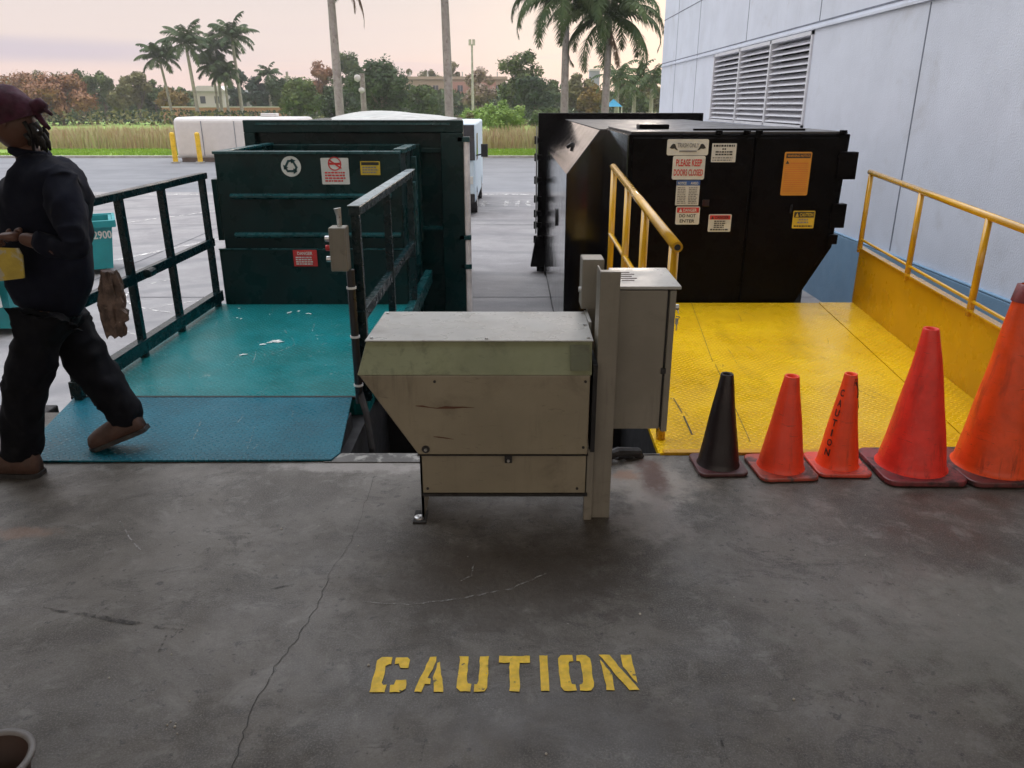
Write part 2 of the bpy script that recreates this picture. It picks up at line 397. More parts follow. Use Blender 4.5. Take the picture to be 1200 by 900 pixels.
def road_extra(nt, pos, c):
    return mix(nt, c, (.11,.115,.13), math_(nt, 'MULTIPLY', ramp(nt, noise(nt, scaled(nt, pos, (.12,1,1)), .8, 6, .65), .5, .65), .6))
M['road'] = ground_mat('asphalt_road', (.15,.155,.17), (.20,.205,.22), .5, .7, road_extra)
M['lawn'] = ground_mat('mown_grass', (.16,.27,.035), (.24,.36,.06), 1.2, .95)
M['field'] = ground_mat('far_field', (.20,.33,.06), (.28,.42,.09), .08, .95)
M['earth'] = ground_mat('base_ground', (.09,.13,.04), (.14,.17,.07), .1, .95)
M['kerb'] = mat('kerb_concrete', (.36,.35,.33), .8, world=True, scale=3)

sheet('ground', [(-700,-60),(700,-60),(700,1500),(-700,1500)], -1.232, M['earth'])
sheet('concrete_apron', [(-60,4.2),(60,4.2),(60,27.2),(-60,27.2)], -1.2, M['apron'])
sheet('road', [(-90,27.2),(90,27.2),(90,45.2),(-90,45.2)], -1.204, M['road'])
sheet('lawn', [(-120,45.4),(120,45.4),(120,60),(-120,60)], -1.10, M['lawn'])
sheet('far_field', [(-200,58),(200,58),(200,138),(-200,138)], -1.12, M['field'])
struct(MB().box((-90,45.1,-1.3),(90,45.4,-1.085)).build('kerb', M['kerb'], bevel=.02))
# faded road markings
mk = MB()
random.seed(3)
def strip(mb, pts, w, z):
    pts = [Vector((x, y, z)) for x, y in pts]; vs = []; 
    for i, p in enumerate(pts):
        d = (pts[min(i+1, len(pts)-1)] - pts[max(i-1, 0)]).normalized(); n = Vector((-d.y, d.x, 0))
        ww = w[i] if isinstance(w, (list, tuple)) else w
        vs += [p - n*ww/2, p + n*ww/2]
    mb.add(vs, [(2*i, 2*i+2, 2*i+3, 2*i+1) for i in range(len(pts)-1)])
strip(mk, [(-40,26.4),(30,26.4)], .22, -1.192)
for k in range(9):
    x = -1.9 + k*.34
    if k == 4: continue
    strip(mk, [(x,23.2),(x+.05,24.6)], .13, -1.192)
    if k % 2: strip(mk, [(x-.08,23.9),(x+.2,23.95)], .16, -1.192)
strip(mk, [(-11.5,8.6),(-8.5,13),(-4.5,22)], .11, -1.192)
strip(mk, [(-13.5,14),(-6,26)], .11, -1.192)
M['faded'] = fade_mat('faded_white_marking', (.62,.60,.58), .50, ns=6)
tag(mk.build('painted_line', M['faded']), 'faded white painted lines and worn letters on the parking concrete', 'marking')
arc = MB()
for cx, cy, r, a0, a1 in ((-4.0,10.6,1.15,60,300), (-4.1,12.3,1.6,150,330), (-3.3,9.7,.8,90,260)):
    strip(arc, [(cx+r*1.3*math.cos(R(a0+(a1-a0)*t/24)), cy+r*math.sin(R(a0+(a1-a0)*t/24))) for t in range(25)], .035, -1.194)
tag(arc.build('tyre_scuff', M['faded']), 'pale curved tyre scuffs on the parking concrete behind the left green rail', 'tyre mark')
jt = MB()
for y in (11.8, 19.5): strip(jt, [(-40,y),(40,y)], .03, -1.196)
for x in (-14.5,-7.2,1.2): strip(jt, [(x,4.3),(x,27)], .03, -1.196)
struct(jt.build('slab_joint', mat('dark_joint', (.10,.10,.11), .9)))

# dock floor (a notched slab 1.3 m above the yard)
fl = MB().prism([(-9,-8),(9,-8),(9,3.49),(-.93,3.49),(-.93,4.06),(-9,4.06)], 2, -1.3, 0.0)
floor = struct(fl.build('dock_floor', M['floor'], bevel=.006))
M['stain'] = fade_mat('dark_scuff', (.035,.032,.03), .52, ns=16)
M['palescuff'] = fade_mat('pale_scratch', (.28,.27,.26), .50, ns=22)
M['crackm'] = fade_mat('crack_shadow', (.02,.018,.016), .36, ns=40)
def wob(pts, n, amp, seed):
    r = random.Random(seed); out = []
    for i in range(len(pts)-1):
        a = Vector(pts[i]); b = Vector(pts[i+1]); d = (b-a); nn = Vector((-d.y, d.x)).normalized()
        for k in range(n):
            out.append(a + d*k/n + nn*r.uniform(-amp, amp))
    out.append(Vector(pts[-1])); return [(p.x, p.y) for p in out]
ck = [(437,560),(428,590),(412,635),(385,675),(372,712),(348,748),(322,782),(300,822),(287,858),(273,898),(268,915)]
ckp = wob([G(*p).to_2d() for p in ck], 6, .006, 5)
w = [.0011 + .0014*abs(mnoise.noise(Vector((i*.3, 0, 0)))) + (.0010 if i > 18 else -.0003) for i in range(len(ckp))]
cb = MB(); strip(cb, ckp, w, .002); cb.build('crack', M['crackm'], floor)
sb = MB()
strip(sb, wob([G(*p).to_2d() for p in [(50,713),(110,722),(165,733),(215,738)]], 8, .004, 2), [.006+.014*math.sin(PI*i/24) for i in range(25)], .0022)
strip(sb, wob([G(*p).to_2d() for p in [(312,692),(345,685)]], 6, .003, 3), .008, .0022)
strip(sb, wob([G(*p).to_2d() for p in [(120,715),(138,706)]], 6, .003, 4), .008, .0022)
strip(sb, wob([G(*p).to_2d() for p in [(185,765),(195,745)]], 6, .003, 4), .007, .0022)
strip(sb, wob([G(*p).to_2d() for p in [(846,868),(852,890)]], 6, .003, 4), .006, .0022)
sb.build('scuff_mark', M['stain'], floor)
pb = MB()
strip(pb, wob([G(*p).to_2d() for p in [(425,706),(480,709),(540,702),(600,690),(640,672)]], 8, .004, 6), .006, .0021)
strip(pb, wob([G(*p).to_2d() for p in [(548,652),(555,662),(553,675),(540,681)]], 6, .002, 7), .005, .0021)
strip(pb, wob([G(*p).to_2d() for p in [(140,610),(155,635),(165,645)]], 6, .002, 8), .005, .0021)
pb.build('scratch', M['palescuff'], floor)
# crumbs and grit
gr = MB(); r = random.Random(4)
for px, py in [(200,846),(206,848),(196,850),(208,860),(195,855),(222,822),(432,780),(205,852),(640,884),(1014,651),(128,795),(201,767),(570,790),(860,700),(420,640),(750,720),(930,820),(330,620)]:
    p = G(px, py); s = r.uniform(.002, .0045)
    gr.lathe([(0, s*1.4), (s*.8, s), (s*1.1, s*.4), (s*.9, 0)], (p.x, p.y, 0.0005), 6)
tag(gr.build('grit', mat('pale_grit', (.45,.42,.38), .9)), 'tiny pale crumbs of grit scattered over the dock floor', 'grit', kind='stuff')

# CAUTION stencil
def stencil():
    L = {'C': (.40, [[(0,0),(.44,0),(.44,.2),(.36,.2),(.3,.26),(.3,.75),(.38,.8),(.46,.8),(.46,1),(.12,1),(0,.9)],[(.56,0),(.88,0),(1,.1),(1,.34),(.7,.34),(.64,.2),(.56,.2)],[(.56,1),(.9,1),(1,.92),(1,.68),(.72,.68),(.68,.8),(.56,.8)]]),
         'A': (.36, [[(0,0),(.26,0),(.32,.22),(.52,.22),(.52,.36),(.40,.38),(.62,.88),(.58,1),(.38,1)],[(.66,0),(1,0),(.74,.86),(.66,.8),(.58,.42),(.62,.3)]]),
         'U': (.36, [[(0,.1),(.12,0),(.46,0),(.46,.2),(.34,.22),(.3,.3),(.3,1),(0,1)],[(.56,0),(.9,0),(1,.12),(1,1),(.7,1),(.7,.3),(.66,.2),(.56,.2)]]),
         'T': (.36, [[(.34,0),(.66,0),(.66,.8),(1,.8),(1,1),(0,1),(0,.8),(.34,.8)]]),
         'I': (.10, [[(0,0),(1,0),(1,1),(0,1)]]),
         'O': (.38, [[(.1,0),(.46,0),(.46,.17),(.36,.18),(.32,.24),(.3,.76),(.36,.82),(.46,.82),(.46,1),(.1,1),(0,.9),(0,.12)],[(.56,0),(.9,0),(1,.1),(1,.9),(.9,1),(.56,1),(.56,.82),(.66,.82),(.7,.76),(.7,.24),(.64,.17),(.56,.17)]]),
         'N': (.38, [[(.1,0),(.32,0),(.32,.42),(.06,.86),(.04,.8)],[(.74,0),(1,.02),(.34,1),(.02,1)],[(.98,.2),(1,1),(.66,1),(.68,.66)]])}
    spans = {'C':(433,474),'A':(485,520),'U':(535,571),'T':(585,621),'I':(634,644),'O':(657,697),'N':(707,749)}
    r = random.Random(11)
    grp = thing('floor_lettering', 'yellow stencilled word CAUTION painted on the concrete floor', 'floor marking', (0.0, 1.9, .003))
    for i, ch in enumerate('CAUTION'):
        a, b = spans[ch]; f = i/6
        y0 = 812 - 2*f; y1 = 771 - 3*f
        p0 = G(a, y0); p1 = G(b, y0); q0 = G(a, y1)
        if ch in 'T': p0, p1 = G(584, y0), G(622, y0)
        mb = MB()
        for poly in L[ch][1]:
            dense = []
            for k in range(len(poly)):
                u0, v0 = poly[k]; u1, v1 = poly[(k+1)%len(poly)]
                n = max(1, int(math.hypot(u1-u0, v1-v0)/.12))
                for j in range(n):
                    t = j/n; dense.append((u0+(u1-u0)*t + r.uniform(-.018,.018), v0+(v1-v0)*t + r.uniform(-.012,.012)))
            mb.add([(p0.x+(p1.x-p0.x)*u, p0.y+(q0.y-p0.y)*v, .003) for u, v in dense], [tuple(range(len(dense)))])
        mb.build('letter', M['yellow_floor'], grp)
stencil()

# ------------------------------------------------------------------ dock building shell (behind and above the camera)
dk = thing('loading_dock_building', 'dim loading dock room whose wide open doorway frames the two compactors', 'building', (0,3.5,0))
M['inner'] = mat('inner_wall_paint', (.50,.48,.44), .8, world=True)
wl = MB()
wl.box((-9,3.5,0),(-4.2,3.75,5.2)); wl.box((4.3,3.5,0),(9,3.75,5.2)); wl.box((-4.2,3.5,3.7),(4.3,3.75,5.2))
wl.build('front_wall', M['inner'], dk)
MB().box((-9.25,-3.4,0),(-9,3.75,5.2)).box((9,-3.4,0),(9.25,3.75,5.2)).build_each('side_wall', M['inner'], dk)
MB().box((-6,-3.3,0),(-5.6,-2.9,5.2)).box((5.6,-3.3,0),(6,-2.9,5.2)).build_each('column', M['inner'], dk)
MB().box((-9.3,-3.5,5.2),(9.3,3.8,5.4)).build('ceiling', M['inner'], dk)

# ------------------------------------------------------------------ white building on the right
WX = 4.8; WF = 26.6
bd = thing('warehouse_building', 'tall pale blue-grey warehouse with a louvre and blue base band on the right', 'building', (WX,16,-1.2))
# concrete walls with a hole for the louvre
LY0, LY1, LZ0, LZ1 = 13.35, 19.7, 1.27, 2.75
w_ = MB()
w_.box((WX,4.0,-1.3),(WX+14,LY0,9)); w_.box((WX,LY1,-1.3),(WX+14,WF,9)); w_.box((WX,LY0,-1.3),(WX+14,LY1,LZ0)); w_.box((WX,LY0,LZ1),(WX+14,LY1,9))
w_.box((WX+.3,LY0,LZ0),(WX+14,LY1,LZ1))
w_.build('wall', M['wall'], bd)
MB().box((WX-.05,4.0,-1.25),(WX+.02,WF+.05,-.14)).box((WX-.05,4.0,-.14),(WX-.002,WF+.05,-.115)).build('base_band', M['wall_blue'], bd, bevel=.01)
j = MB()
for z in (4.12, 2.86, ): j.box((WX-.004,4.0,z-.012),(WX+.01,WF,z+.012))
for y, z0, z1 in ((13.2,2.87,9),(17.2,2.87,9),(21.6,-.1,9),(9.4,2.87,9),(9.75,-.1,2.75),(24.4,-.1,9)): j.box((WX-.0045,y-.012,z0),(WX+.01,y+.012,z1))
j.build('joint', M['joint'], bd)
MB().box((WX-.03,4.0,2.765),(WX+.02,WF,2.80)).build('ledge', M['wall'], bd)
lv = MB().box((WX+.25,LY0,LZ0),(WX+.295,LY1,LZ1)).build('louver', M['dark'], bd)
fr = MB()
fr.box((WX-.03,LY0,LZ0),(WX+.24,LY0+.06,LZ1)); fr.box((WX-.03,LY1-.06,LZ0),(WX+.24,LY1,LZ1))
for y in (15.45, 17.5): fr.box((WX-.03,y-.035,LZ0),(WX+.2,y+.035,LZ1))
fr.box((WX-.03,LY0,LZ1-.06),(WX+.24,LY1,LZ1)); fr.box((WX-.03,LY0,LZ0),(WX+.24,LY1,LZ0+.05))
fr.build('louver_frame', M['louver'], lv)
sl = MB(); n = 13
for k in range(n):
    z = LZ0+.07 + (LZ1-LZ0-.15)*k/n
    sl.add([(WX-.01,LY0+.05,z),(WX-.01,LY1-.05,z),(WX+.14,LY1-.05,z+.085),(WX+.14,LY0+.05,z+.085),
            (WX-.01,LY0+.05,z+.012),(WX-.01,LY1-.05,z+.012),(WX+.14,LY1-.05,z+.097),(WX+.14,LY0+.05,z+.097)],
           [(0,1,2,3),(4,5,6,7),(0,1,5,4),(2,3,7,6),(0,3,7,4),(1,2,6,5)])
sl.build('slat', M['louver'], lv)

# ------------------------------------------------------------------ TEAL SIDE
tp = thing('dock_platform', 'teal tread plate platform with scuffs in front of the green compactor', 'platform', (-1.7,5.4,0))
MB().box((-2.62,4.262,-.10),(-.86,6.60,0)).build('deck', M['teal_plate'], tp, bevel=.004)
MB().box((-2.62,4.30,-1.2),(-2.5,6.6,-.10)).build('support_frame', M['green'], tp)
MB().box((-.98,3.52,-1.2),(-.862,6.6,-.10)).build('pit_shade_side', M['dark'], tp)  # added black side, stands in for the unlit pit beside the deck
MB().box((-.90,4.5,0),(-.83,7.9,.035)).box((-.90,4.5,-.1),(-.83,7.9,0)).build('edge_angle', M['green_edge'], tp, bevel=.004)
# litter flecks
M['paper'] = mat('white_paper', (.75,.75,.72), .8)
def litter(pts, name, label, size=.02, seed=1, hgt=.006):
    r = random.Random(seed); mb = MB()
    for px, py in pts:
        p = G(px, py, .004); a = r.uniform(0, PI); s = size*r.uniform(.5, 1.2); sx = s*r.uniform(1.2, 2.6)
        n = 7; ring = [(sx*math.cos(2*PI*k/n)*r.uniform(.6,1), s*.5*math.sin(2*PI*k/n)*r.uniform(.6,1)) for k in range(n)]
        M2 = Matrix.Rotation(a*.4-.2, 3, 'Z')
        vs = [M2 @ Vector((x, y, r.uniform(0, hgt))) + p for x, y in ring] + [p + Vector((0,0,hgt*1.5))]
        mb.add(vs, [(k, (k+1)%n, n) for k in range(n)])
    if len(pts) < 5: return tag(mb.build(name, M['paper']), label, 'litter')
    for o in mb.build_each(name, M['paper']): tag(o, label, 'litter', 'tiny white flecks on the teal platform')
litter([(308,404),(316,402),(322,400),(328,401)], 'paper_scrap', 'torn white paper strip lying near the middle of the teal platform', .022, 3)
litter([(285,416)], 'paper_scrap', 'small white paper fleck in front of the torn strip on the teal platform', .016, 5)
litter([(278,373),(283,374),(316,369),(338,367),(341,366),(362,368),(350,365),(280,362),(372,398)], 'paper_scrap', 'tiny white fleck near the green hopper on the teal platform', .011, 9)

MB().box((-2.62,4.2582,.0),(-.86,4.2795,.0162)).build('hinge_seam', M['dark'], tp)
mt = MB()
a_, b_, c_, d_, e_ = G(36,543), G(388,541.5), G(399,533), G(413,468), G(88,468)
a0_ = G(52,512)
pl = [(a_.x,a_.y),(b_.x,b_.y),(c_.x,c_.y),(d_.x,4.258),(e_.x,4.258),(a0_.x-.03,a0_.y)]
mt.prism(pl, 2, .004, .015)
tag(mt.build('bridge_plate', M['teal_mat'], bevel=.003), 'blue-teal tread plate ramp under the walking person', 'dock plate')

def green_rail(x, y0, y1, z0, posts, label, low, first_post=True, square=.05):
    t = thing('guard_rail', label, 'guard rail', (x, (y0+y1)/2, 0))
    MB().box((x-.03,y0,z0-.03),(x+.03,y1,z0+.02)).build('top_rail', M['green_rail'], t, bevel=.004)
    MB().box((x-.022,y0,low-.035),(x+.022,y1,low+.03)).build('mid_rail', M['green_rail'], t, bevel=.004)
    for y in posts:
        MB().box((x-.024,y-.024,0),(x+.024,y+.024,z0-.03)).build('post', M['green_rail'], t, bevel=.003)
    return t
lr = green_rail(-2.55, 4.20, 6.56, 1.10, [4.235, 5.08, 5.72, 6.5], 'dark green guard rail beside the walking person', .55)
MB().box((-2.585,4.2,.04),(-2.515,6.56,.13)).build('toe_rail', M['green_rail'], lr, bevel=.004)
p = P(170,322,5.0)
MB().tube([(p.x-.0,5.03,p.z),(p.x+.0,5.12,p.z)], .028, 12).build('lock_knob', M['green_rail'], lr)
rr = green_rail(-.855, 4.22, 6.72, 1.11, [4.255, 5.35, 6.6], 'dark green guard rail holding the push button box', .52)
rr2 = MB().box((-.89,4.22,1.132),(-.82,6.72,1.136)); rr2.build('pale_top', mat('pale_rail_edge', (.30,.34,.35), .35, .3, dirt=((.1,.14,.15), .5,.7,9)), rr)  # paler strip along the top of the rail
# conduit + button box
cd = thing('push_button_box', 'grey push button box with conduit strapped to the green rail', 'control box', (-.90,4.18,0))
bx = MB().box((-.975,4.10,.80),(-.885,4.20,1.035)); bx.build('enclosure', M['grey_cab'], cd, bevel=.006)
for z in (.86,.92,.97):
    MB().tube([(-.975,4.15,z),(-1.005,4.15,z)], .016, 14).build('button', M['red'] if z == .92 else M['steel'], cd)
MB().tube([(-.885,4.16,0.02),(-.885,4.16,.80)], .023, 14).build('conduit', mat('black_conduit', (.02,.02,.022), .35), cd, smooth=False)
for z in (.70,.42,.13):
    MB().tube([(-.885,4.16,z-.006),(-.885,4.16,z+.006)], .0275, 16).build('cable_tie', M['white'], cd)
MB().tube([(-.925,4.16,1.03),(-.925,4.16,1.09),(-.93,4.16,1.13)], [.012,.014,.02], 10).build('gland', M['steel'], cd)
cp = MB().tube([(-.89,4.18,.1),(-.84,4.1,-.02),(-.80,4.0,-.2),(-.76,3.9,-.6)], .02, 10); cp.build('lower_hose', M['rubber'], cd)

dp = thing('pit_shade_panel', 'added black panel standing in for the shade of the pit between the two platforms', 'panel', (-.05,4.9,-1.2))  # added panel, its black colour gives the shade of the open pit
MB().box((-.858,4.9,-1.2),(.758,4.93,-.06)).build('panel', M['dark'], dp)  # added black sheet, stands in for the shade of the open pit
MB().box((-.858,3.52,-1.195),(.758,4.9,-1.17)).build('pit_shade_floor', M['dark'], dp)  # added black sheet, darkens the bottom of the pit
# green compactor
gc = thing('green_compactor', 'dark green recycling compactor hopper with stickers behind the teal platform', 'compactor', (-1.7,7.2,-1.2))
HX0, HX1, HY = -2.47, -.93, 6.62
hb = MB()
hb.box((HX0,HY,.47),(HX1,HY+.06,1.27)); hb.box((HX0,HY+.06,.3),(HX0+.06,8.15,1.27)); hb.box((HX1-.06,HY+.06,.3),(HX1,7.5,1.27))
hb.box((HX0+.06,8.05,.3),(HX1,8.15,1.27)); hb.box((HX0+.06,HY+.06,.28),(HX1-.06,8.05,.32))
hb.build('hopper', M['green'], gc, bevel=.008)
rim = MB().box((HX0-.01,HY-.012,1.262),(HX1+.005,HY+.075,1.285)).box((HX0-.01,HY+.075,1.262),(HX0+.07,8.1,1.285)).box((HX1-.065,HY+.075,1.262),(HX1+.03,7.5,1.30))
rim.build('rim', M['green_edge'], gc, bevel=.004)
rb = MB()
for z in (.925,.60): rb.prism([(HY-.03,z-.012),(HY-.03,z+.004),(HY+.001,z+.018),(HY+.001,z-.03)], 0, HX0+.10, HX1-.08 if z > .8 else HX1-.02)
rb.build('rib', M['green_edge'], gc)
MB().box((HX0-.04,HY-.05,-.9),(HX1+.03,HY+.35,.478)).build('lower_panel', M['green'], gc, bevel=.01)
MB().box((HX0-.04,HY-.052,.478),(HX1+.03,HY-.03,.488)).build('panel_lip', M['green_edge'], gc)
MB().box((HX0-.05,HY+.0,.55),(HX0-.002,HY+.3,1.06)).build('side_flange', M['green'], gc, bevel=.006)
MB().box((HX0+.02,HY+.36,-1.2),(HX1-.02,8.1,.28)).build('base', M['green'], gc)
MB().box((-.93,7.0,.35),(-.86,7.1,1.0)).box((-.93,7.3,.2),(-.88,7.36,1.2)).build_each('side_bracket', M['green_edge'], gc, bevel=.005)
def px2(x, y, D): p = P(x, y, D); return p.x, p.z
def sgn_px(parent, name, x0, y0, x1, y1, D, base, items, radius=.008, label=None):
    a = P(x0, y1, D); b = P(x1, y0, D)
    return sign(parent, name, a.x, b.x, a.z, b.z, D, M[base], items, radius, label)
# recycling symbol sticker
ctr = P(341,195,HY-.0); rad = .083
disc = MB().prism([(ctr.x+rad*math.cos(2*PI*k/32), ctr.z+rad*math.sin(2*PI*k/32)) for k in range(32)], 1, HY-.004, HY+.002).build('recycling_sticker', M['offwhite'], gc)
ar = MB()
for k in range(3):
    Rm = Matrix.Rotation(R(120*k), 3, 'Y')
    for poly in ([(-.030,-.030),(.016,-.030),(.016,-.014),(-.022,-.014),(-.034,-.022)], [(.016,-.044),(.046,-.022),(.016,-.002)],
                 [(-.034,-.022),(-.022,-.014),(-.036,.008),(-.05,.0)]):
        ar.add([Rm @ Vector((u*1.15, 0, v*1.15-.012)) + Vector((ctr.x, HY-.006, ctr.z)) for u, v in poly], [tuple(range(len(poly)))])
ar.build('print', M['green_edge'], disc)
its = [('ring',.5,.74,.056,.047,'red'), ('poly',[(.28,.9),(.34,.93),(.74,.58),(.68,.55)],'red'), ('text','NO',.38,.62,.80,.88,'ink'), ('text','GARBAGE',.27,.73,.68,.76,'ink'),
       ('text','CARDBOARD',.12,.88,.36,.44,'red'), ('text','ONLY',.36,.64,.21,.29,'red'), ('text','OK',.42,.58,.08,.15,'red')]
its = [('ring',.5,.78,.056,.047,'red'), ('poly',[(.26,.92),(.32,.95),(.76,.62),(.70,.59)],'red')] + [('bar',.3,.7,.74,.82,'red')] + lines(4,.08,.5,'red',.12,.88,3)
sgn_px(gc, 'warning_sign', 378,185,408,216, HY, 'offwhite', its)
sgn_px(gc, 'yellow_sticker', 423,189,445,205, HY, 'yel_sign', [('bar',.05,.95,.72,.94,'ink')] + lines(3,.1,.65,'greytext',seed=5), .003)
sgn_px(gc, 'danger_sticker', 345,293,371,312, HY-.055, 'red', [('text','DANGER',.18,.82,.70,.90,'offwhite')] + lines(4,.08,.62,'offwhite',seed=6), .003)

# green container behind
GD = 8.25
gk = thing('green_container', 'tall dark green receiver container with a white covered top behind the hopper', 'container', (-1.7,10,-1.2))
X0, X1 = -2.70, -.505
MB().prism([(X0,GD),(X1,GD),(X1-.35,14.0),(X0-.55,14.0)], 2, -1.2, 1.43).build('body', M['green'], gk, bevel=.01)
MB().box((X0-.01,GD-.10,1.38),(X1+.01,GD+.02,1.50)).box((X0-.01,GD-.10,-1.1),(X0+.10,GD,1.38)).box((X1-.22,GD-.10,-1.1),(X1+.01,GD,1.38)).box((X0+.1,GD-.06,1.18),(X1-.22,GD,1.23)).build('front_frame', M['green'], gk, bevel=.008)
MB().box((X0+.12,GD-.106,1.455),(X1-.12,GD-.10,1.475)).build('top_edge', M['green_edge'], gk)
MB().box((-1.0,GD-.09,.41),(X1-.22,GD-.03,.44)).build('cross_bar', M['green_edge'], gk)
MB().box((X0-.05,GD-.12,1.03),(X0+.02,GD+.02,1.24)).box((X0-.07,GD-.14,1.21),(X0+.02,GD-.05,1.24)).build('hinge', M['green'], gk, bevel=.006)
# tarp
tv = []; nx, ny = 14, 12
for jy in range(ny+1):
    for ix in range(nx+1):
        u, v = ix/nx, jy/ny; y = GD+.2+v*5.3
        x = (X0+.75*(1-v)+ .1 - .55*v) + u*((X1-.12-.3*v) - (X0+.75*(1-v)+ .1-.55*v))
        z = 1.42 + .12*math.sin(PI*min(1, u*1.05))**.7*min(1, v*2+.05) + .015*math.sin(u*9+v*5)
        tv.append((x, y, z))
MB().add(tv, [(a+jy*(nx+1), a+1+jy*(nx+1), a+1+(jy+1)*(nx+1), a+(jy+1)*(nx+1)) for jy in range(ny) for a in range(nx)]).build('tarp_cover', mat('white_tarp', (.42,.42,.40), .6, bump=.3, bscale=3, dirt=((.30,.42,.40), .55,.75,2)), gk, smooth=True)
rod = MB().tube([(-.468,GD-.06,-1.05),(-.468,GD-.06,1.3)], .036, 12); rod.build('locking_rod', mat('pale_galvanised', (.80,.76,.76), .4, 0, dirt=((.3,.22,.18), .6,.75,12)), gk)
br = MB()
for z in (1.32,.33,.02,-.6): br.box((X1-.05,GD-.10,z-.03),(-.43,GD-.03,z+.02))
br.box((-.62,GD-.16,-1.0),(-.40,GD+.0,-.93))
br.build_each('bracket', M['green_edge'], gk, bevel=.004)
gsh = MB().box((-.56,GD-.3,-.62),(-.36,GD-.1,-.60)); gsh.build('foot_plate', M['grey_top'], gk)

# ------------------------------------------------------------------ POWER UNIT
pu = thing('hydraulic_power_unit', 'boxy beige metal power unit cabinet with rust scratch standing at the dock edge', 'power unit', (-.05,2.95,0))
D0, D1 = 2.80, 3.32
def quadsolid(front, back, name, m, par, bevel=.004):   # two matching rings
    n = len(front); vs = list(front) + list(back)
    fs = [tuple(range(n)), tuple(range(2*n-1, n-1, -1))] + [(i, i+n, (i+1)%n+n, (i+1)%n) for i in range(n)]
    return MB().add(vs, fs).build(name, m, par, bevel=bevel)
fx = [(-.376,.327),(.303,.327),(.303,.665),(-.593,.665)]
quadsolid([(x,D0,z) for x,z in fx], [(x,D1,z) for x,z in fx], 'cabinet', M['beige'], pu, .006)
# upper hood: chamfer (greenish) and pale top
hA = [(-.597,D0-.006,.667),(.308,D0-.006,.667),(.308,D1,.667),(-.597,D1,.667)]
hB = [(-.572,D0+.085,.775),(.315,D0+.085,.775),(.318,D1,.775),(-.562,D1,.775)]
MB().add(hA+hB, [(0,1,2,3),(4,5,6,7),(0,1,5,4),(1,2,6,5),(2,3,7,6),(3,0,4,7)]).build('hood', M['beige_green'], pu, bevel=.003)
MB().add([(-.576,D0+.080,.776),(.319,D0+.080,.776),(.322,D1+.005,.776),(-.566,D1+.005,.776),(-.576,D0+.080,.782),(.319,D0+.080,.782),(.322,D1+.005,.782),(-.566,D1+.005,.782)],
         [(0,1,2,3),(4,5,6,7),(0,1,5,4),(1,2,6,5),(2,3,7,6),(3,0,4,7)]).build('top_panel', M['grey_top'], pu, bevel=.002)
MB().box((-.37,D0+.05,.125),(.31,D0+.07,.328)).build('base_skirt', M['beige'], pu, bevel=.002)
hp_ = MB().add([(.225,D0+.006,.682),(.300,D0+.006,.682),(.303,D0+.074,.766),(.228,D0+.074,.766),(.225,D0-.000,.684),(.300,D0-.000,.684),(.303,D0+.068,.768),(.228,D0+.068,.768)],
         [(0,1,2,3),(4,5,6,7),(0,1,5,4),(1,2,6,5),(2,3,7,6),(3,0,4,7)]); hp_.build('patch_panel', mat('dull_patch', (.15,.16,.105), .5, dirt=((.08,.08,.05), .5,.7,9)), pu)
sw = MB()
for x_, y_ in ((.300,D0+.11),(.304,D0+.30),(.310,D1-.03),(-.555,D0+.11),(-.548,D1-.03),(-.1,D0+.10)): sw.tube([(x_,y_,.781),(x_,y_,.787)], .007, 10)
sw.build_each('screw', M['steel'], pu)
sw = MB()
for x_, z_ in ((.285,.64),(.285,.36),(-.30,.64),(.27,.15),(-.35,.15)): sw.tube([(x_,(D0 if z_ > .3 else D0+.05)-.004,z_),(x_,(D0 if z_ > .3 else D0+.05)+.003,z_)], .0055, 10)
sw.build_each('screw', M['rubber'], pu)
MB().box((-.372,D0+.035,.120),(.312,D0+.075,.130)).build('base_lip', M['rubber'], pu)
MB().box((-.38,D0-.004,.3235),(.306,D0+.03,.3265)).build('bottom_hem', M['rubber'], pu)
lp = MB().box((-.378,D0+.05,.0),(-.370,D1,.327)).box((-.378,D0+.05,0),(-.37,D0+.07,.33)); lp.build('side_leg', M['beige'], pu)
fp = MB().box((-.415,D0+.02,.0),(-.36,D0+.12,.008)); f_ = fp.build('foot_plate', M['rubber'], pu)
MB().lathe([(0,.010),(.012,.012),(.020,.009),(.022,.0)], (-.392,D0+.055,.006), 16).build('anchor_bolt', M['steel'], pu)
for (bx_, bz) in ((-.345,.352),):
    MB().tube([(bx_,D0-.004,bz),(bx_,D0+.01,bz)], .016, 16).build('grommet', M['ink'], pu)
    MB().tube([(bx_,D0-.010,bz),(bx_,D0+.01,bz)], .006, 12).build('bolt', M['steel'], pu)
MB().box((-.03,D0+.03,.275),(.0,D0+.06,.315)).build('latch', M['ink'], pu, bevel=.002)
MB().tube([(-.015,D0+.024,.287),(-.015,D0+.04,.287)], .006, 12).build('bolt', M['steel'], pu)
# rust scratches (thin decals on the face)
sc = MB(); r = random.Random(2)
def scratch(pts, w):
    q = [P(x, y, D0-.0025) for x, y in pts]; n = len(q)
    top = [v + Vector((0,0,w*(.3+r.random())*math.sin(PI*(i+.5)/n))) for i, v in enumerate(q)]
    sc.add([tuple(v) for v in q+top], [(i, i+1, n+i+1, n+i) for i in range(n-1)])
scratch([(487,476),(495,477),(504,478),(512,479),(522,479),(532,479),(542,478),(556,478)], .010)
scratch([(508,512),(514,513),(522,514),(532,515)], .006)
sc.build_each('rust_scratch', mat('rust_streak', (.09,.035,.018), .8), pu)
MB().box((.335,D0+.07,0),(.412,D0+.11,1.055)).box((.335,D0+.11,0),(.343,D0+.2,1.055)).box((.30,D0+.05,.0),(.335,D0+.07,.33)).build('support_post', M['grey_cab'], pu, bevel=.003)
MB().box((.322,D1-.2,.72),(.334,D1,.79)).build('side_strip', M['grey_top'], pu)
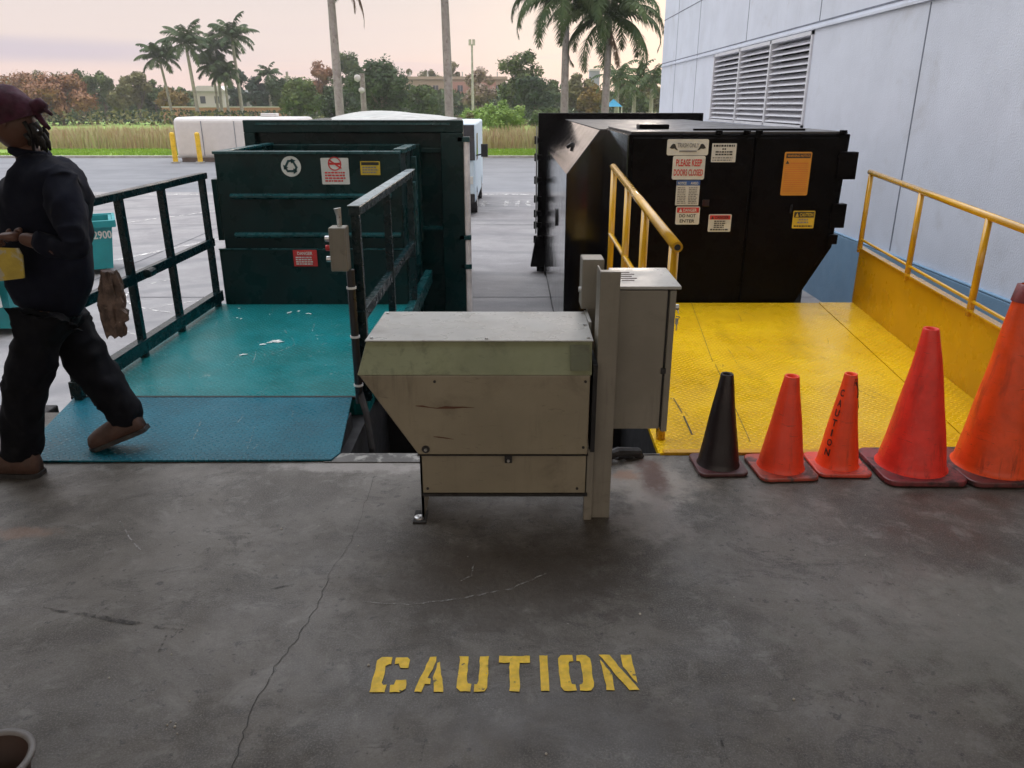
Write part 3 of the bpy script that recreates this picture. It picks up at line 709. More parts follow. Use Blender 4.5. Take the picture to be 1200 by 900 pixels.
MB().box((.316,D0+.02,.33),(.333,D0+.4,.70)).build('gap_filler', M['dark'], pu)

ec = thing('electrical_cabinet', 'upright grey electrical cabinet with pale lid and keys beside the power unit', 'electrical cabinet', (.52,3.07,.37))
MB().box((.418,2.95,.375),(.612,3.24,.965)).build('enclosure', M['grey_cab'], ec, bevel=.004)
MB().box((.620,2.945,.365),(.645,3.24,.965)).build('door', M['grey_cab'], ec, bevel=.003)
MB().box((.612,2.96,.38),(.620,3.23,.96)).build('seal', M['ink'], ec)
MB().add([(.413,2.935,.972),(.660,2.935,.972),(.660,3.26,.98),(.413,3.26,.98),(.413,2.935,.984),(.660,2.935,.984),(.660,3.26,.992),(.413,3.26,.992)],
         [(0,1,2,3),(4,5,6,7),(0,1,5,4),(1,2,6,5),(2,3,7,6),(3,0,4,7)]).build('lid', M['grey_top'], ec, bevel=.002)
st = MB()
for k in range(5): st.box((.44,3.03+.035*k,.9845+.0009*k),(.49 + .015*(k%2),3.036+.035*k,.9885+.0009*k))
st.build('red_print', mat('faded_red_print', (.42,.33,.32), .6), ec)
MB().box((.604,2.944,.62),(.624,2.952,.645)).build('hinge', M['ink'], ec)
MB().tube([(.645,3.0,.885),(.668,3.0,.885)], .012, 12).build('lock', M['steel'], ec)
ks = MB().tube([(.664,3.0,.885),(.668,2.995,.86)], .002, 6).box((.658,2.994,.815),(.670,2.996,.84)).box((.662,2.992,.79),(.666,2.994,.82)).tube([(.66,2.995,.85),(.675,2.995,.845),(.668,2.995,.835)], .0022, 6)
tag(ks.build('keys', M['steel']), 'small bunch of keys hanging from the lock of the grey electrical cabinet', 'keys')

jb = thing('junction_box', 'small grey junction box behind the upright post of the power unit', 'junction box', (.35,3.35,0))
MB().box((.305,3.30,.80),(.40,3.42,1.02)).build('enclosure', M['grey_cab'], jb, bevel=.005)
MB().box((.335,3.32,.0),(.39,3.38,.80)).build('post', M['grey_cab'], jb, bevel=.003)
MB().tube([(.295,3.34,.88),(.306,3.34,.88)], .012, 10).build('gland', M['steel'], jb)
# hoses under the cabinet
hs = MB()
for k in range(4):
    hs.tube([(.42+.05*k,3.45,.02),(.50+.04*k,3.5,-.02-.02*k),(.60+.03*k,3.6,-.3)], .022, 10)
hs.tube([(.42,3.40,.02),(.52,3.42,.05),(.62,3.46,.03),(.68,3.52,-.1)], .025, 10)
tag(hs.build('hydraulic_hose', M['rubber']), 'black hydraulic hoses running over the dock edge beneath the electrical cabinet', 'hose')

# ------------------------------------------------------------------ YELLOW SIDE
yp = thing('dock_platform', 'bright yellow tread plate platform in front of the black compactor', 'platform', (1.9,5,0))
def lineX(D): return 2.76 + (D-4.5)*(3.0-2.76)/(6.64-4.5)      # foot of the kick panel
A = [(.735,3.50),(lineX(3.5)-.30,3.50),(lineX(6.6)-.30,6.6),(.80,6.6)]
MB().prism(A, 2, -.02, .006).build('deck', M['yel_plate'], yp)
MB().prism([(lineX(3.5)-.295,3.50),(lineX(3.5)+.02,3.50),(lineX(6.6)+.02,6.6),(lineX(6.6)-.295,6.6)], 2, -.02, .010).build('side_plate', M['yel_plate'], yp)
MB().box((.9,3.6,-1.2),(1.0,6.5,-.02)).box((2.4,3.6,-1.2),(2.5,6.5,-.02)).build_each('support_frame', M['yellow'], yp)
MB().box((.762,3.50,-1.19),(.80,6.5,-.021)).build('pit_shade_side', M['dark'], yp)  # added black sheet below the deck edge, in place of pit shade
MB().box((.76,3.492,.0),(lineX(3.5),3.53,.013)).build('front_lip', M['yellow'], yp)
wr = MB(); rr_ = random.Random(21)
for k in range(26):
    x = rr_.uniform(.95,2.5); y = rr_.uniform(3.7,6.4); a = rr_.uniform(-.35,.35)+(PI/2); L_ = rr_.uniform(.05,.35)
    strip(wr, [(x,y),(x+L_*.5*math.cos(a)+.004,y+L_*.5*math.sin(a)),(x+L_*math.cos(a),y+L_*math.sin(a))], rr_.uniform(.002,.006), .0075+.0001*k)
wr.build('scratches', fade_mat('deck_scratch_dark', (.16,.10,.03), .50, ns=30), yp)['kind'] = 'stuff'
wt = MB()
for k in range(30):
    x = rr_.uniform(-2.45,-1.0); y = rr_.uniform(3.5,6.4); a = rr_.uniform(-.5,.5)+(PI/2); L_ = rr_.uniform(.04,.3)
    strip(wt, [(x,y),(x+L_*.5*math.cos(a)+.004,y+L_*.5*math.sin(a)),(x+L_*math.cos(a),y+L_*math.sin(a))], rr_.uniform(.002,.005), .0165+.0001*k)
wt.v = [v if v.y < 4.2 else v - Vector((0,0,.0145)) for v in wt.v]
wt.build('scratches', fade_mat('deck_scratch_pale', (.25,.32,.31), .52, ns=30), tp)['kind'] = 'stuff'
sm = MB()
strip(sm, [tuple(G(789,468).to_2d()), tuple(G(799,485).to_2d())], .006, .0085)
strip(sm, [tuple(G(801,489).to_2d()), tuple(G(811,511).to_2d())], .009, .0085)
strip(sm, [tuple(G(838,428).to_2d()), tuple(G(879,519).to_2d())], .003, .0085)
strip(sm, [tuple(G(808,350).to_2d()), tuple(G(835,425).to_2d())], .003, .0085)
sm.build('plate_seam', M['rubber'], yp)
def pipe_rail(name_label, xf, ya, yb, za, zb, post_ys, zmid, kick=None, r=.022, base=0, group=None):
    t = thing('guard_rail', name_label, 'guard rail', (xf((ya+yb)/2), (ya+yb)/2, 0))
    zf = lambda y: za + (zb-za)*(y-ya)/(yb-ya)
    tr = MB().tube([(xf(ya),ya,za),(xf(yb),yb,zb)], r, 16).build('top_rail', M['yellow_rail'], t, smooth=False)
    for p in tr.data.polygons: p.use_smooth = len(p.vertices) == 4
    for y in post_ys:
        o = MB().tube([(xf(y),y,base),(xf(y),y,zf(y)-.01)], r*.95, 14).build('post', M['yellow_rail'], t)
        for p in o.data.polygons: p.use_smooth = len(p.vertices) == 4
    return t, zf
rt, zf = pipe_rail('yellow pipe guard rail with solid kick panel along the warehouse wall', lineX, 3.6, 6.66, 1.01, 1.115, [3.65, 4.5, 5.52, 6.62], .6, base=.45)
MB().tube([(lineX(3.6),3.6,.53),(lineX(6.6),6.6,.56)], .011, 10).build('mid_rail', M['yellow_rail'], rt)
kp = MB().add([(lineX(3.55),3.55,.011),(lineX(6.62),6.62,.011),(lineX(6.62),6.62,.485),(lineX(3.55),3.55,.475),
               (lineX(3.55)+.02,3.55,.011),(lineX(6.62)+.02,6.62,.011),(lineX(6.62)+.02,6.62,.485),(lineX(3.55)+.02,3.55,.475)],
              [(0,1,2,3),(4,5,6,7),(0,1,5,4),(1,2,6,5),(2,3,7,6),(3,0,4,7)])
kp.build('kick_panel', M['yellow'], rt, bevel=.002)
MB().bar((lineX(3.55)+.005,3.55,.483),(lineX(6.63)+.005,6.63,.493), .05, .012).build('panel_cap', M['yellow_rail'], rt)
lt, zf = pipe_rail('yellow pipe guard rail left of the yellow platform by the electrical cabinet', lambda y: .775+(y-3.6)*.012, 3.60, 6.35, 1.02, 1.18, [3.68, 4.6, 5.4, 6.28], .6, r=.026)
MB().tube([(.785,3.7,.60),(.80,6.3,.66)], .018, 12).build('mid_rail', M['yellow_rail'], lt)
MB().tube([(.775,3.596,1.0195),(.775,3.605,1.02)], .015, 12).build('pipe_mouth', M['ink'], lt)

# ------------------------------------------------------------------ BLACK COMPACTOR
bc = thing('black_compactor', 'large glossy black trash compactor with many warning signs behind the yellow platform', 'compactor', (1.9,8,-1.2))
BD = 6.64
fx0, fx1, top = .965, 2.79, 1.42
# front doghouse with the sloped lower right corner
prof = [(fx0,-.9),(2.50,-.9),(2.50,0.0),(2.765,.49),(fx1,top),(fx0,top)]
MB().prism(prof, 1, BD, 8.3).build('front_chamber', M['black_dull'], bc, bevel=.012)
MB().box((fx0-.012,BD-.01,-.9),(fx0-.001,8.29,1.41)).build('side_skin', M['black'], bc)
# raised door panels on the front
MB().box((fx0+.03,BD-.022,.02),(1.99,BD-.001,top-.03)).build('door', M['black_dull'], bc, bevel=.006)
dr = MB().prism([(2.01,.02),(2.46,.02),(2.72,.50),(2.755,top-.03),(2.01,top-.03)], 1, BD-.022, BD-.001).build('door', M['black_dull'], bc, bevel=.006)
hg = MB()
for z0, z1 in ((1.06,1.28),(.66,.86)):
    hg.box((2.70,BD-.045,z0),(2.86 if z0 > 1 else 2.825,BD+.05,z1))
hg.box((2.70,BD-.045,.52),(2.785,BD+.05,.60))
hg.build_each('hinge', M['black_dull'], bc, bevel=.006)
kn = MB()
for x in (1.70,1.93,2.03,2.72): kn.tube([(x,BD-.01,top),(x,BD-.01,top+.03)], .03, 12)
kn.build_each('latch', M['black_dull'], bc)
MB().box((2.35,BD-.03,.78),(2.37,BD-.02,.86)).box((1.60,BD-.05,.84),(1.66,BD-.02,.9)).build_each('handle', M['black'], bc, bevel=.004)
# lid
MB().box((fx0+.02,BD+.02,top),(fx1-.02,8.28,top+.018)).build('lid', M['black_roof'], bc, bevel=.004)
MB().box((1.15,7.3,top+.018),(1.42,7.5,top+.06)).build('lid_hinge', M['black_dull'], bc, bevel=.01)
MB().box((1.55,BD+.25,top+.018),(2.5,BD+.29,top+.034)).build('lid_bar', M['black_dull'], bc)
# long body with chamfered edge
body = [(.57,-1.0),(3.2,-1.0),(3.2,1.0),(2.9,1.40),(.90,1.40),(.57,.96)]
MB().prism(body, 1, 8.302, 13.8).build('body', M['black'], bc, bevel=.008)
MB().box((.905,8.31,1.401),(2.9,13.79,1.409)).build('roof_sheen', M['black_roof'], bc)  # thin sheet added to carry the painted sky sheen
MB().box((.45,13.8,-1.2),(3.25,14.0,1.51)).build('end_frame', M['black_dull'], bc, bevel=.01)
hw = MB()
for z in (1.08,.80,.42,.10,-.15,-.35,-.6): 
    hw.box((.40,13.72,z-.05),(.52,13.86,z+.03)); hw.tube([(.41,13.7,z-.07),(.41,13.7,z+.06)], .03, 8)
hw.build_each('hinge', M['black_dull'], bc, bevel=.008)
MB().prism([(.42,-.55),(.54,-.55),(.64,-1.08),(.33,-1.08)], 1, 13.6, 13.78).build('corner_bracket', M['black_dull'], bc, bevel=.01)
MB().tube([(.42,13.66,-.5),(.42,13.66,1.3)], .012, 8).build('locking_rod', M['steel'], bc)
rc = MB().tube([(.57,13.4,-1.09),(.68,13.4,-1.09)], .09, 20).build('roller', M['rubber'], bc)
MB().tube([(.566,9.9,.30),(.55,9.9,.30)], .11, 20).build('round_port', M['rubber'], bc)
MB().box((.6,8.4,-1.2),(.72,13.5,-1.0)).box((3.0,8.4,-1.2),(3.12,13.5,-1.0)).build('skid', M['black_dull'], bc)
hl = P(686,160,0); MB().tube([(.72,9.8,1.163),(.70,9.8,1.195)], .05, 16).build('hole_cover', M['rubber'], bc)
F = BD-.022
sgn_px(bc, 'trash_sign', 781,163,831,182, F, 'offwhite', [('text','TRASH ONLY',.25,.77,.48,.76,'greytext'), ('bar',.3,.72,.2,.3,'greytext'),
   ('poly',[(.06,.45),(.10,.62),(.14,.72),(.19,.70),(.22,.5),(.27,.30),(.22,.34),(.18,.42),(.12,.40)],'ink'), ('poly',[(.94,.45),(.90,.62),(.86,.72),(.81,.70),(.78,.5),(.73,.30),(.78,.34),(.82,.42),(.88,.40)],'ink')], .015)
sgn_px(bc, 'notice_sign', 787,182.6,827,210.4, F, 'offwhite', [('text','PLEASE KEEP',.10,.90,.56,.86,'red'), ('text','DOORS CLOSED',.05,.95,.16,.44,'red')], .015)
sgn_px(bc, 'instruction_sign', 791,211.5,820.5,240.5, F, 'offwhite', [('bar',.0,1,.80,1,'blue'), ('text','NOTICE',.06,.42,.84,.95,'offwhite'), ('text','AVISO',.60,.92,.84,.95,'offwhite')] + lines(10,.05,.75,'greytext',.06,.47,2) + lines(10,.05,.75,'greytext',.54,.95,4), .004)
sgn_px(bc, 'danger_sign', 791,242,820.5,263, F, 'offwhite', [('bar',.04,.96,.66,.95,'red'), ('text','DANGER',.30,.86,.71,.89,'offwhite'), ('poly',[(.12,.70),(.26,.70),(.19,.90)],'offwhite'), ('text','DO NOT',.14,.84,.40,.58,'ink'), ('text','ENTER',.18,.80,.11,.29,'ink')], .012)
sgn_px(bc, 'service_sign', 833,168,863.5,190, F, 'offwhite', lines(1,.78,.97,'ink',.06,.98,7)+lines(1,.62,.78,'ink',.42,.58,7)+lines(2,.34,.62,'ink',.15,.88,8)+lines(2,.04,.3,'greytext',.05,.95,9), .004)
sgn_px(bc, 'danger_sign', 829,251,857.5,271.5, F, 'offwhite', [('bar',.05,.95,.70,.94,'red'), ('text','DANGER',.28,.88,.74,.90,'ink'), ('poly',[(.10,.73),(.24,.73),(.17,.91)],'ink')] + lines(4,.2,.66,'ink',.25,.78,3)+lines(1,.05,.2,'ink',.1,.92,3), .01)
sgn_px(bc, 'orange_sign', 914,178,952,229, F, 'orange_sign', [('bar',.06,.95,.86,.965,'ink'), ('text','WARNING NOTICE',.10,.92,.885,.94,'orange_sign'), ('poly',[(.06,.73),(.20,.73),(.13,.81)],'ink')] + [('bar',.24,.9,.74-.0,.75,'red')] + [('bar',.07,.92,.70-.05*k,.706-.05*k,'red') for k in range(13)], .012)
sgn_px(bc, 'caution_sign', 927.5,247,955.5,267.5, F, 'yel_sign', [('bar',.04,.96,.62,.94,'ink'), ('text','CAUTION',.30,.92,.68,.88,'yel_sign'), ('poly',[(.10,.66),(.26,.66),(.18,.90)],'yel_sign')] + lines(1,.42,.58,'greytext',.28,.72,3)+lines(1,.26,.42,'greytext',.22,.8,5)+lines(1,.06,.2,'ink',.08,.95,3), .008)

# ------------------------------------------------------------------ CONES
def cone(px, py_base, py_tip, H, R0, rt, base, m, mb_, label, rot=0, lean=(0,0), cap=None):
    c = G(px, py_base); D = c.y
    t = thing('traffic_cone', label, 'traffic cone', (c.x, c.y, 0), 'traffic cones in a row at the dock edge')
    th = .022 if H < .5 else .03
    b = MB().prism(rrect(-base, -base, base, base, base*.28, 5), 2, .004, th)
    Rm = Matrix.Rotation(rot, 3, 'Z'); b.v = [Rm @ v + c for v in b.v]
    b.build('base', mb_, t, bevel=.006)
    prof = [(R0*1.10, th-.002), (R0*1.02, th+.012), (R0, th+.03)]
    n = 14
    for k in range(1, n+1):
        f = k/n; prof.append((R0+(rt-R0)*f, th+.03+(H-th-.03)*f))
    prof += [(rt*.96, H+.003), (rt*.72, H+.002), (rt*.66, H-.02), (rt*.8, H-.10)]
    l = MB().lathe(prof, c, 40)
    for v in l.v:
        f = v.z/H; v.x += lean[0]*f*f; v.y += lean[1]*f*f
        v.x += .0012*math.sin(v.z*19+px); v.y += .0012*math.sin(v.z*15+px)
    l.build('body', m, t, smooth=True)
    if cap:
        cl = MB().lathe([(rt+(R0-rt)*.10*.98+.0025, H*.92), (rt+.0025, H+.002), (rt*.7, H+.006)], c + Vector((lean[0],lean[1],0)), 32); cl.build('tip', cap, t, smooth=True)
    return t, c
o1 = cone_mat('black_cone_rubber', (.009,.004,.005), (.030,.014,.014)); o1b = cone_mat('black_cone_base', (.085,.026,.028), (.12,.06,.05))
o2 = cone_mat('orange_cone_plastic', (.95,.062,.018), (.45,.05,.04), .66); o2b = cone_mat('dirty_orange_base', (.38,.06,.035), (.10,.045,.04), .46)
o3 = cone_mat('orange_cone_plastic_b', (.95,.068,.010), (.40,.05,.03), .64); o3b = cone_mat('orange_base_b', (.62,.07,.04), (.22,.05,.05), .55)
o4 = cone_mat('red_orange_cone', (.88,.04,.024), (.70,.04,.03), .6); o4b = cone_mat('maroon_base', (.20,.035,.04), (.05,.02,.022), .48)
o5 = cone_mat('deep_orange_cone', (.88,.085,.010), (.60,.06,.02), .60); o5b = cone_mat('dark_red_base', (.15,.035,.035), (.04,.02,.02), .46)
cone(841,547,443,.475,.094,.029,.118,o1,o1b,'black traffic cone, first and darkest of the row', .03)
cone(914,550,446,.475,.102,.033,.140,o2,o2b,'plain small orange cone with dirty base standing between the black cone and the lettered cone', .06)
t3, c3 = cone(980,547,447,.475,.092,.029,.128,o3,o3b,'small orange cone with CAUTION lettered down its side', -.03)
cone(1066,550,391,.70,.148,.034,.190,o4,o4b,'medium red-orange cone on a thick maroon base, second from the right', -.02, (-.025,0))
cone(1160,550,340,.90,.162,.042,.20,o5,o5b,'tallest orange cone, scuffed, with a dark tip at the right end', .0, (-.02,0), cone_mat('dark_tip', (.20,.03,.03), (.06,.02,.02), .5))
# lettering on cone 3
lt3 = MB()
for i, ch in enumerate('CAUTION'):
    f = .80 - i*.115; z = .022+.03 + (.475-.052)*f; rad_ = .092+(.029-.092)*f + .0022
    ang = R(-90-60); hw_ = .0095 + .0007*i
    vs, fs = text_geo(ch)
    out = []
    for u, v in vs:
        if ch == 'I': u = .5 + (u-.5)*.3
        zz = z + (v-.5)*.034; rz = rad_ - (v-.5)*.034*(.063/.408)
        a = ang + (u-.5)*2*hw_/rz
        fl_ = (zz/.46)
        out.append((c3.x + rz*math.cos(a) + .0012*math.sin(zz*19+981), c3.y + rz*math.sin(a) + .0012*math.sin(zz*15+981), zz))
    lt3.add(out, fs)
lt3.build('lettering', M['ink'], t3)
stn = MB(); n = 10; vs = []
for k in range(n+1):
    z = .31 + .15*k/n; f = (z-.052)/.423; rz = .092-.063*f+.0018
    for a in (-75+0, -52, -28, -5):
        a2 = R(a + 6*math.sin(k*1.3)); w_s = 1
        vs.append((c3.x + rz*math.cos(a2) + .0012*math.sin(z*19+981), c3.y + rz*math.sin(a2)+ .0012*math.sin(z*15+981), z))
fs = [(k*4+j, k*4+j+1, k*4+j+5, k*4+j+4) for k in range(n) for j in range(3) if k >= [8,4,0][j]]
stn.add(vs, fs); stn.build('black_smear', fade_mat('black_smear', (.03,.012,.01), .40, ns=30), t3, smooth=True)

# bucket rim at the lower left corner
bk = thing('bucket', 'small dark brown bucket with a grey rim cut by the lower left corner', 'bucket', (0,0,0))
cbk = G(-16, 893, .10); bk.location = (cbk.x, cbk.y, 0)
cb0 = Vector((cbk.x, cbk.y, 0))
MB().lathe([(.001,.004),(.075,.004),(.082,.02),(.098,.10),(.092,.10),(.078,.024),(.001,.02)], cb0, 40).build('pail', mat('brown_pail', (.05,.025,.018), .5), bk, smooth=True)
MB().lathe([(.098,.092),(.107,.094),(.108,.104),(.098,.106),(.091,.103),(.091,.096)], cb0, 40).build('rim', mat('grey_rim', (.20,.19,.19), .5), bk, smooth=True)
# white pipe by the right edge
# ------------------------------------------------------------------ bumper at the dock edge
bp = MB().box((-3.4,4.065,-.12),(-2.66,4.19,-.004))
tag(bp.build('dock_bumper', M['rubber'], bevel=.01), 'black rubber bumper strip on the dock edge left of the teal platform', 'dock bumper')
ea = MB().box((-.92,3.492,-.10),(.74,3.50,.004)).box((-.92,3.40,.0005),(.33,3.50,.006))
eg = MB().box((-.9295,3.49,-.9),(-.915,4.06,-.002)).box((-.93,3.4905,-.9),(.74,3.4915,-.105))  # added black sheets over the concrete faces, in place of pit shade
tag(eg.build('notch_shade', M['dark']), 'added black sheets standing in for shade in the notch of the dock edge beside the bridge plate', 'shade sheet')
tag(ea.build('edge_angle', mat('worn_edge_steel', (.10,.095,.09), .5, .5, dirt=((.30,.29,.27), .5,.65,14)), bevel=.001), 'worn steel angle along the dock edge beside the power unit', 'edge angle')
#@@PART2@@
# ------------------------------------------------------------------ PERSON
def skin_mesh(name, joints, links, m, parent, sub=2, root=0):
    me = bpy.data.meshes.new(name); off = root_of(parent).location
    me.from_pydata([tuple(Vector(j[0]) - off) for j in joints], links, [])
    o = bpy.data.objects.new(name, me); C.objects.link(o); 
    o.modifiers.new('s', 'SKIN').use_smooth_shade = True
    sl = me.skin_vertices[0].data
    for i, j in enumerate(joints):
        r_ = j[1]; sl[i].radius = r_ if isinstance(r_, (tuple, list)) else (r_, r_)
    sl[root].use_root = True
    ss = o.modifiers.new('u', 'SUBSURF'); ss.levels = sub; ss.render_levels = sub
    dg = bpy.context.evaluated_depsgraph_get(); dg.update()
    me2 = bpy.data.meshes.new_from_object(o.evaluated_get(dg)); me2.name = name
    bpy.data.objects.remove(o)
    o = bpy.data.objects.new(name, me2); C.objects.link(o); o.parent = parent
    me2.materials.clear(); me2.materials.append(m)
    for p in me2.polygons: p.use_smooth = True
    return o
def join_into(o, mb):            # add closed pieces to the body mesh
    off = root_of(o).location
    bm = bmesh.new(); bm.from_mesh(o.data)
    vs = [bm.verts.new(v - off) for v in mb.v]
    for f in mb.f:
        try: bm.faces.new([vs[i] for i in f]).smooth = True
        except ValueError: pass
    bm.to_mesh(o.data); bm.free()
skin = mat('brown_skin', (.095,.042,.028), .5, var=.1)
navy = mat('navy_work_shirt', (.006,.0075,.016), .9, spec=.2, var=.25, scale=6, bump=.6, bscale=9)
pants = mat('black_work_trousers', (.003,.0035,.006), .9, spec=.2, var=.25, scale=6, bump=.6, bscale=9)
boots = mat('brown_boots', (.065,.032,.022), .7, var=.25, scale=12, bump=.2)
maroon = mat('maroon_headscarf', (.045,.008,.022), .85, var=.4, scale=14, bump=.5, bscale=25)
per = thing('person', 'person in navy work clothes and maroon headscarf walking left over the teal plate', 'person', (G(60,545).x, 3.45, 0))
hc = P(12,140,3.42)
J = dict(neck=P(36,182,3.45), chest=P(54,228,3.45), waist=P(56,300,3.45), pel=P(60,352,3.45),
         shL=P(72,214,3.29), elL=P(92,296,3.17), wrL=P(22,278,3.18), haL=P(6,276,3.2),
         shR=P(58,214,3.62), elR=P(20,300,3.68), wrR=P(-30,300,3.62), haR=P(-46,298,3.6),
         hiL=P(52,372,3.35), knL=P(30,450,3.30), anL=P(22,535,3.28), toL=P(-32,556,3.28),
         hiR=P(74,372,3.55), knR=P(106,428,3.57), anR=P(152,494,3.56), toR=P(120,526,3.55))
names = ['pel','waist','chest','neck','shL','elL','wrL','shR','elR','wrR','hiL','knL','anL','hiR','knR','anR']
rad = dict(pel=.06,waist=.08,chest=.14,neck=.055,shL=.06,elL=.045,wrL=.028,shR=.06,elR=.045,wrR=.028,hiL=.05,knL=.055,anL=.036,hiR=.05,knR=.055,anR=.036)
lk = [('pel','waist'),('waist','chest'),('chest','neck'),('chest','shL'),('shL','elL'),('elL','wrL'),('chest','shR'),('shR','elR'),('elR','wrR'),
      ('pel','hiL'),('hiL','knL'),('knL','anL'),('pel','hiR'),('hiR','knR'),('knR','anR')]
jl = [(J[n], rad[n]) for n in names]; ll = [(names.index(a), names.index(b)) for a, b in lk]
jl.append((hc + Vector((.02,0,-.09)), .058)); ll.append((names.index('neck'), len(jl)-1))
body = skin_mesh('body', jl, ll, skin, per)
# head: ellipsoid with brow, nose, jaw, ear, looking towards -x and slightly down
hm = MB(); nu, nv = 28, 20; vs = []
for i in range(nv+1):
    ph = PI*i/nv
    for k in range(nu):
        th = 2*PI*k/nu
        x, y, z = math.sin(ph)*math.cos(th), math.sin(ph)*math.sin(th), math.cos(ph)
        rx, ry, rz = .098, .076, .122
        px_, py_, pz_ = x*rx, y*ry*(1 - .18*max(0, -z)), z*rz
        if x < 0:                        # face side
            px_ *= 1 - .10*max(0, -z)
            nose = math.exp(-((y*ry)/.016)**2) * math.exp(-((pz_+.012)/.022)**2); px_ -= .026*nose
            px_ -= .008*math.exp(-((y*ry)/.03)**2) * math.exp(-((pz_+.058)/.012)**2)      # lips
            px_ -= .010*math.exp(-((y*ry)/.03)**2) * math.exp(-((pz_+.098)/.02)**2)       # chin
            for s in (-1, 1): px_ += .012*math.exp(-((y*ry-s*.033)/.016)**2) * math.exp(-((pz_-.012)/.013)**2)  # eye sockets
        vs.append(Vector((px_, py_, pz_)))
tilt = Matrix.Rotation(R(-14), 3, 'Y')
hm.add([tilt @ v + hc for v in vs], [(i*nu+k, i*nu+(k+1)%nu, (i+1)*nu+(k+1)%nu, (i+1)*nu+k) for i in range(nv) for k in range(nu)])
for s in (-1, 1):    # ears
    c0 = hc + tilt @ Vector((.012, s*.074, -.005))
    hm.add([c0 + Vector((.016*math.cos(a)*q, s*.012*(1-q)+s*.006, .03*math.sin(a)*q)) for q in (1,.5) for a in [2*PI*k/10 for k in range(10)]],
           [(k, (k+1)%10, 10+(k+1)%10, 10+k) for k in range(10)] + [tuple(range(10,20))])
join_into(body, hm)
eye = MB()
for s in (-1, 1):
    c0 = hc + tilt @ Vector((-.080, s*.033, .012))
    eye.lathe([(0,.011),(.008,.008),(.011,0),(.008,-.008),(0,-.011)], c0, 12)
eye.build('eye', mat('eye_white', (.5,.48,.45), .3), per, smooth=True)
# hands: palm and five fingers, left hand pinches the yellow booklet
def hand(w, dirv, side, curl, m=skin):
    """w wrist, dirv pointing direction, side = palm normal; joined into the body"""
    d = dirv.normalized(); nrm = side.normalized(); s_ = d.cross(nrm).normalized()
    jj = [(w, .027)]; lnk = []
    palm = w + d*.085; jj.append((w + d*.045, (.040,.018))); jj.append((palm, (.042,.016))); lnk += [(0,1),(1,2)]
    o = skin_mesh('tmp', jj, lnk, m, per)
    parts = [o]
    for i, (off, L) in enumerate(((-.032,.062),(-.011,.072),(.011,.068),(.031,.052))):
        a = w + d*.07 + s_*off; pts = [(a, .0095)]; dd = d.copy()
        for q in range(3):
            dd = (Matrix.Rotation(curl, 3, s_) @ dd).normalized(); a = a + dd*L*(.42,.32,.26)[q]; pts.append((a, .0090-.0009*q))
        parts.append(skin_mesh('tmp', pts, [(0,1),(1,2),(2,3)], m, per, 2))
    a = w + d*.02 - s_*.03; dd = (d*.6 - s_*.7 + nrm*.35).normalized()
    pts = [(a, .012), (a+dd*.03, .011), (a+dd*.03+(d*.9+nrm*.35).normalized()*.028, .010), (a+dd*.03+(d+nrm*.6).normalized()*.052, .0085)]
    parts.append(skin_mesh('tmp', pts, [(0,1),(1,2),(2,3)], m, per, 2))
    bm = bmesh.new(); bm.from_mesh(body.data)
    for p_ in parts: bm.from_mesh(p_.data)
    bm.to_mesh(body.data); bm.free()
    for p_ in parts: bpy.data.objects.remove(p_)
    for p_ in body.data.polygons: p_.use_smooth = True
hand(J['wrL'], J['haL']-J['wrL'], Vector((0,.6,-.8)), R(30))
hand(J['wrR'], J['haR']-J['wrR'], Vector((0,-.6,-.8)), R(30))
# shirt: torso + sleeves
mid = (J['chest']+J['waist'])/2
SJ = [(J['pel']+Vector((.0,0,-.12)), (.150,.175)), (J['waist']+Vector((-.01,0,0)), (.175,.205)), (mid+Vector((-.005,0,0)), (.178,.205)), (J['chest'], (.165,.17)), (J['neck']+Vector((.0,0,.0)), .092),
      (J['shL'], .085), ((J['shL']+J['elL'])/2+Vector((.01,-.01,0)), .080), (J['elL'], .066), (J['elL'].lerp(J['wrL'],.80), .050),
      (J['shR'], .085), ((J['shR']+J['elR'])/2, .078), (J['elR'], .066), (J['elR'].lerp(J['wrR'],.75), .052)]
shirt = skin_mesh('shirt', SJ, [(0,1),(1,2),(2,3),(3,4),(3,5),(5,6),(6,7),(7,8),(3,9),(9,10),(10,11),(11,12)], navy, per, 3)
TJ = [(J['pel']+Vector((0,0,.02)), (.125,.145)), (J['hiL']+Vector((0,0,-.01)), .118), (J['hiL'].lerp(J['knL'],.5), .108), (J['knL'], .092), (J['knL'].lerp(J['anL'],.5)+Vector((.0,0,0)), .088), (J['anL']+Vector((.0,0,-.03)), .090),
      (J['hiR']+Vector((0,0,-.01)), .118), (J['hiR'].lerp(J['knR'],.5)+Vector((-.0,0,0)), .106), (J['knR'], .090), (J['knR'].lerp(J['anR'],.5)+Vector((.012,0,0)), .082), (J['anR']+Vector((.022,0,-.035)), .088)]
trousers = skin_mesh('trousers', TJ, [(0,1),(1,2),(2,3),(3,4),(4,5),(0,6),(6,7),(7,8),(8,9),(9,10)], pants, per, 3)
for o, amp, sc_ in ((shirt,.022,7), (trousers,.022,8)):
    for v in o.data.vertices:
        w_ = v.co + Vector((3.1,0,0)); q = Vector((w_.x*sc_, w_.y*sc_, w_.z*sc_*.6 + w_.x*4))
        fold = (1 - 2*abs(mnoise.noise(Vector((w_.x*9 + w_.z*5, w_.y*6, w_.z*7 - w_.x*6)))))
        v.co += v.normal*(amp*(mnoise.noise(q) + .5*mnoise.noise(q*2.3)) + .016*max(0, fold)**3 - .004)
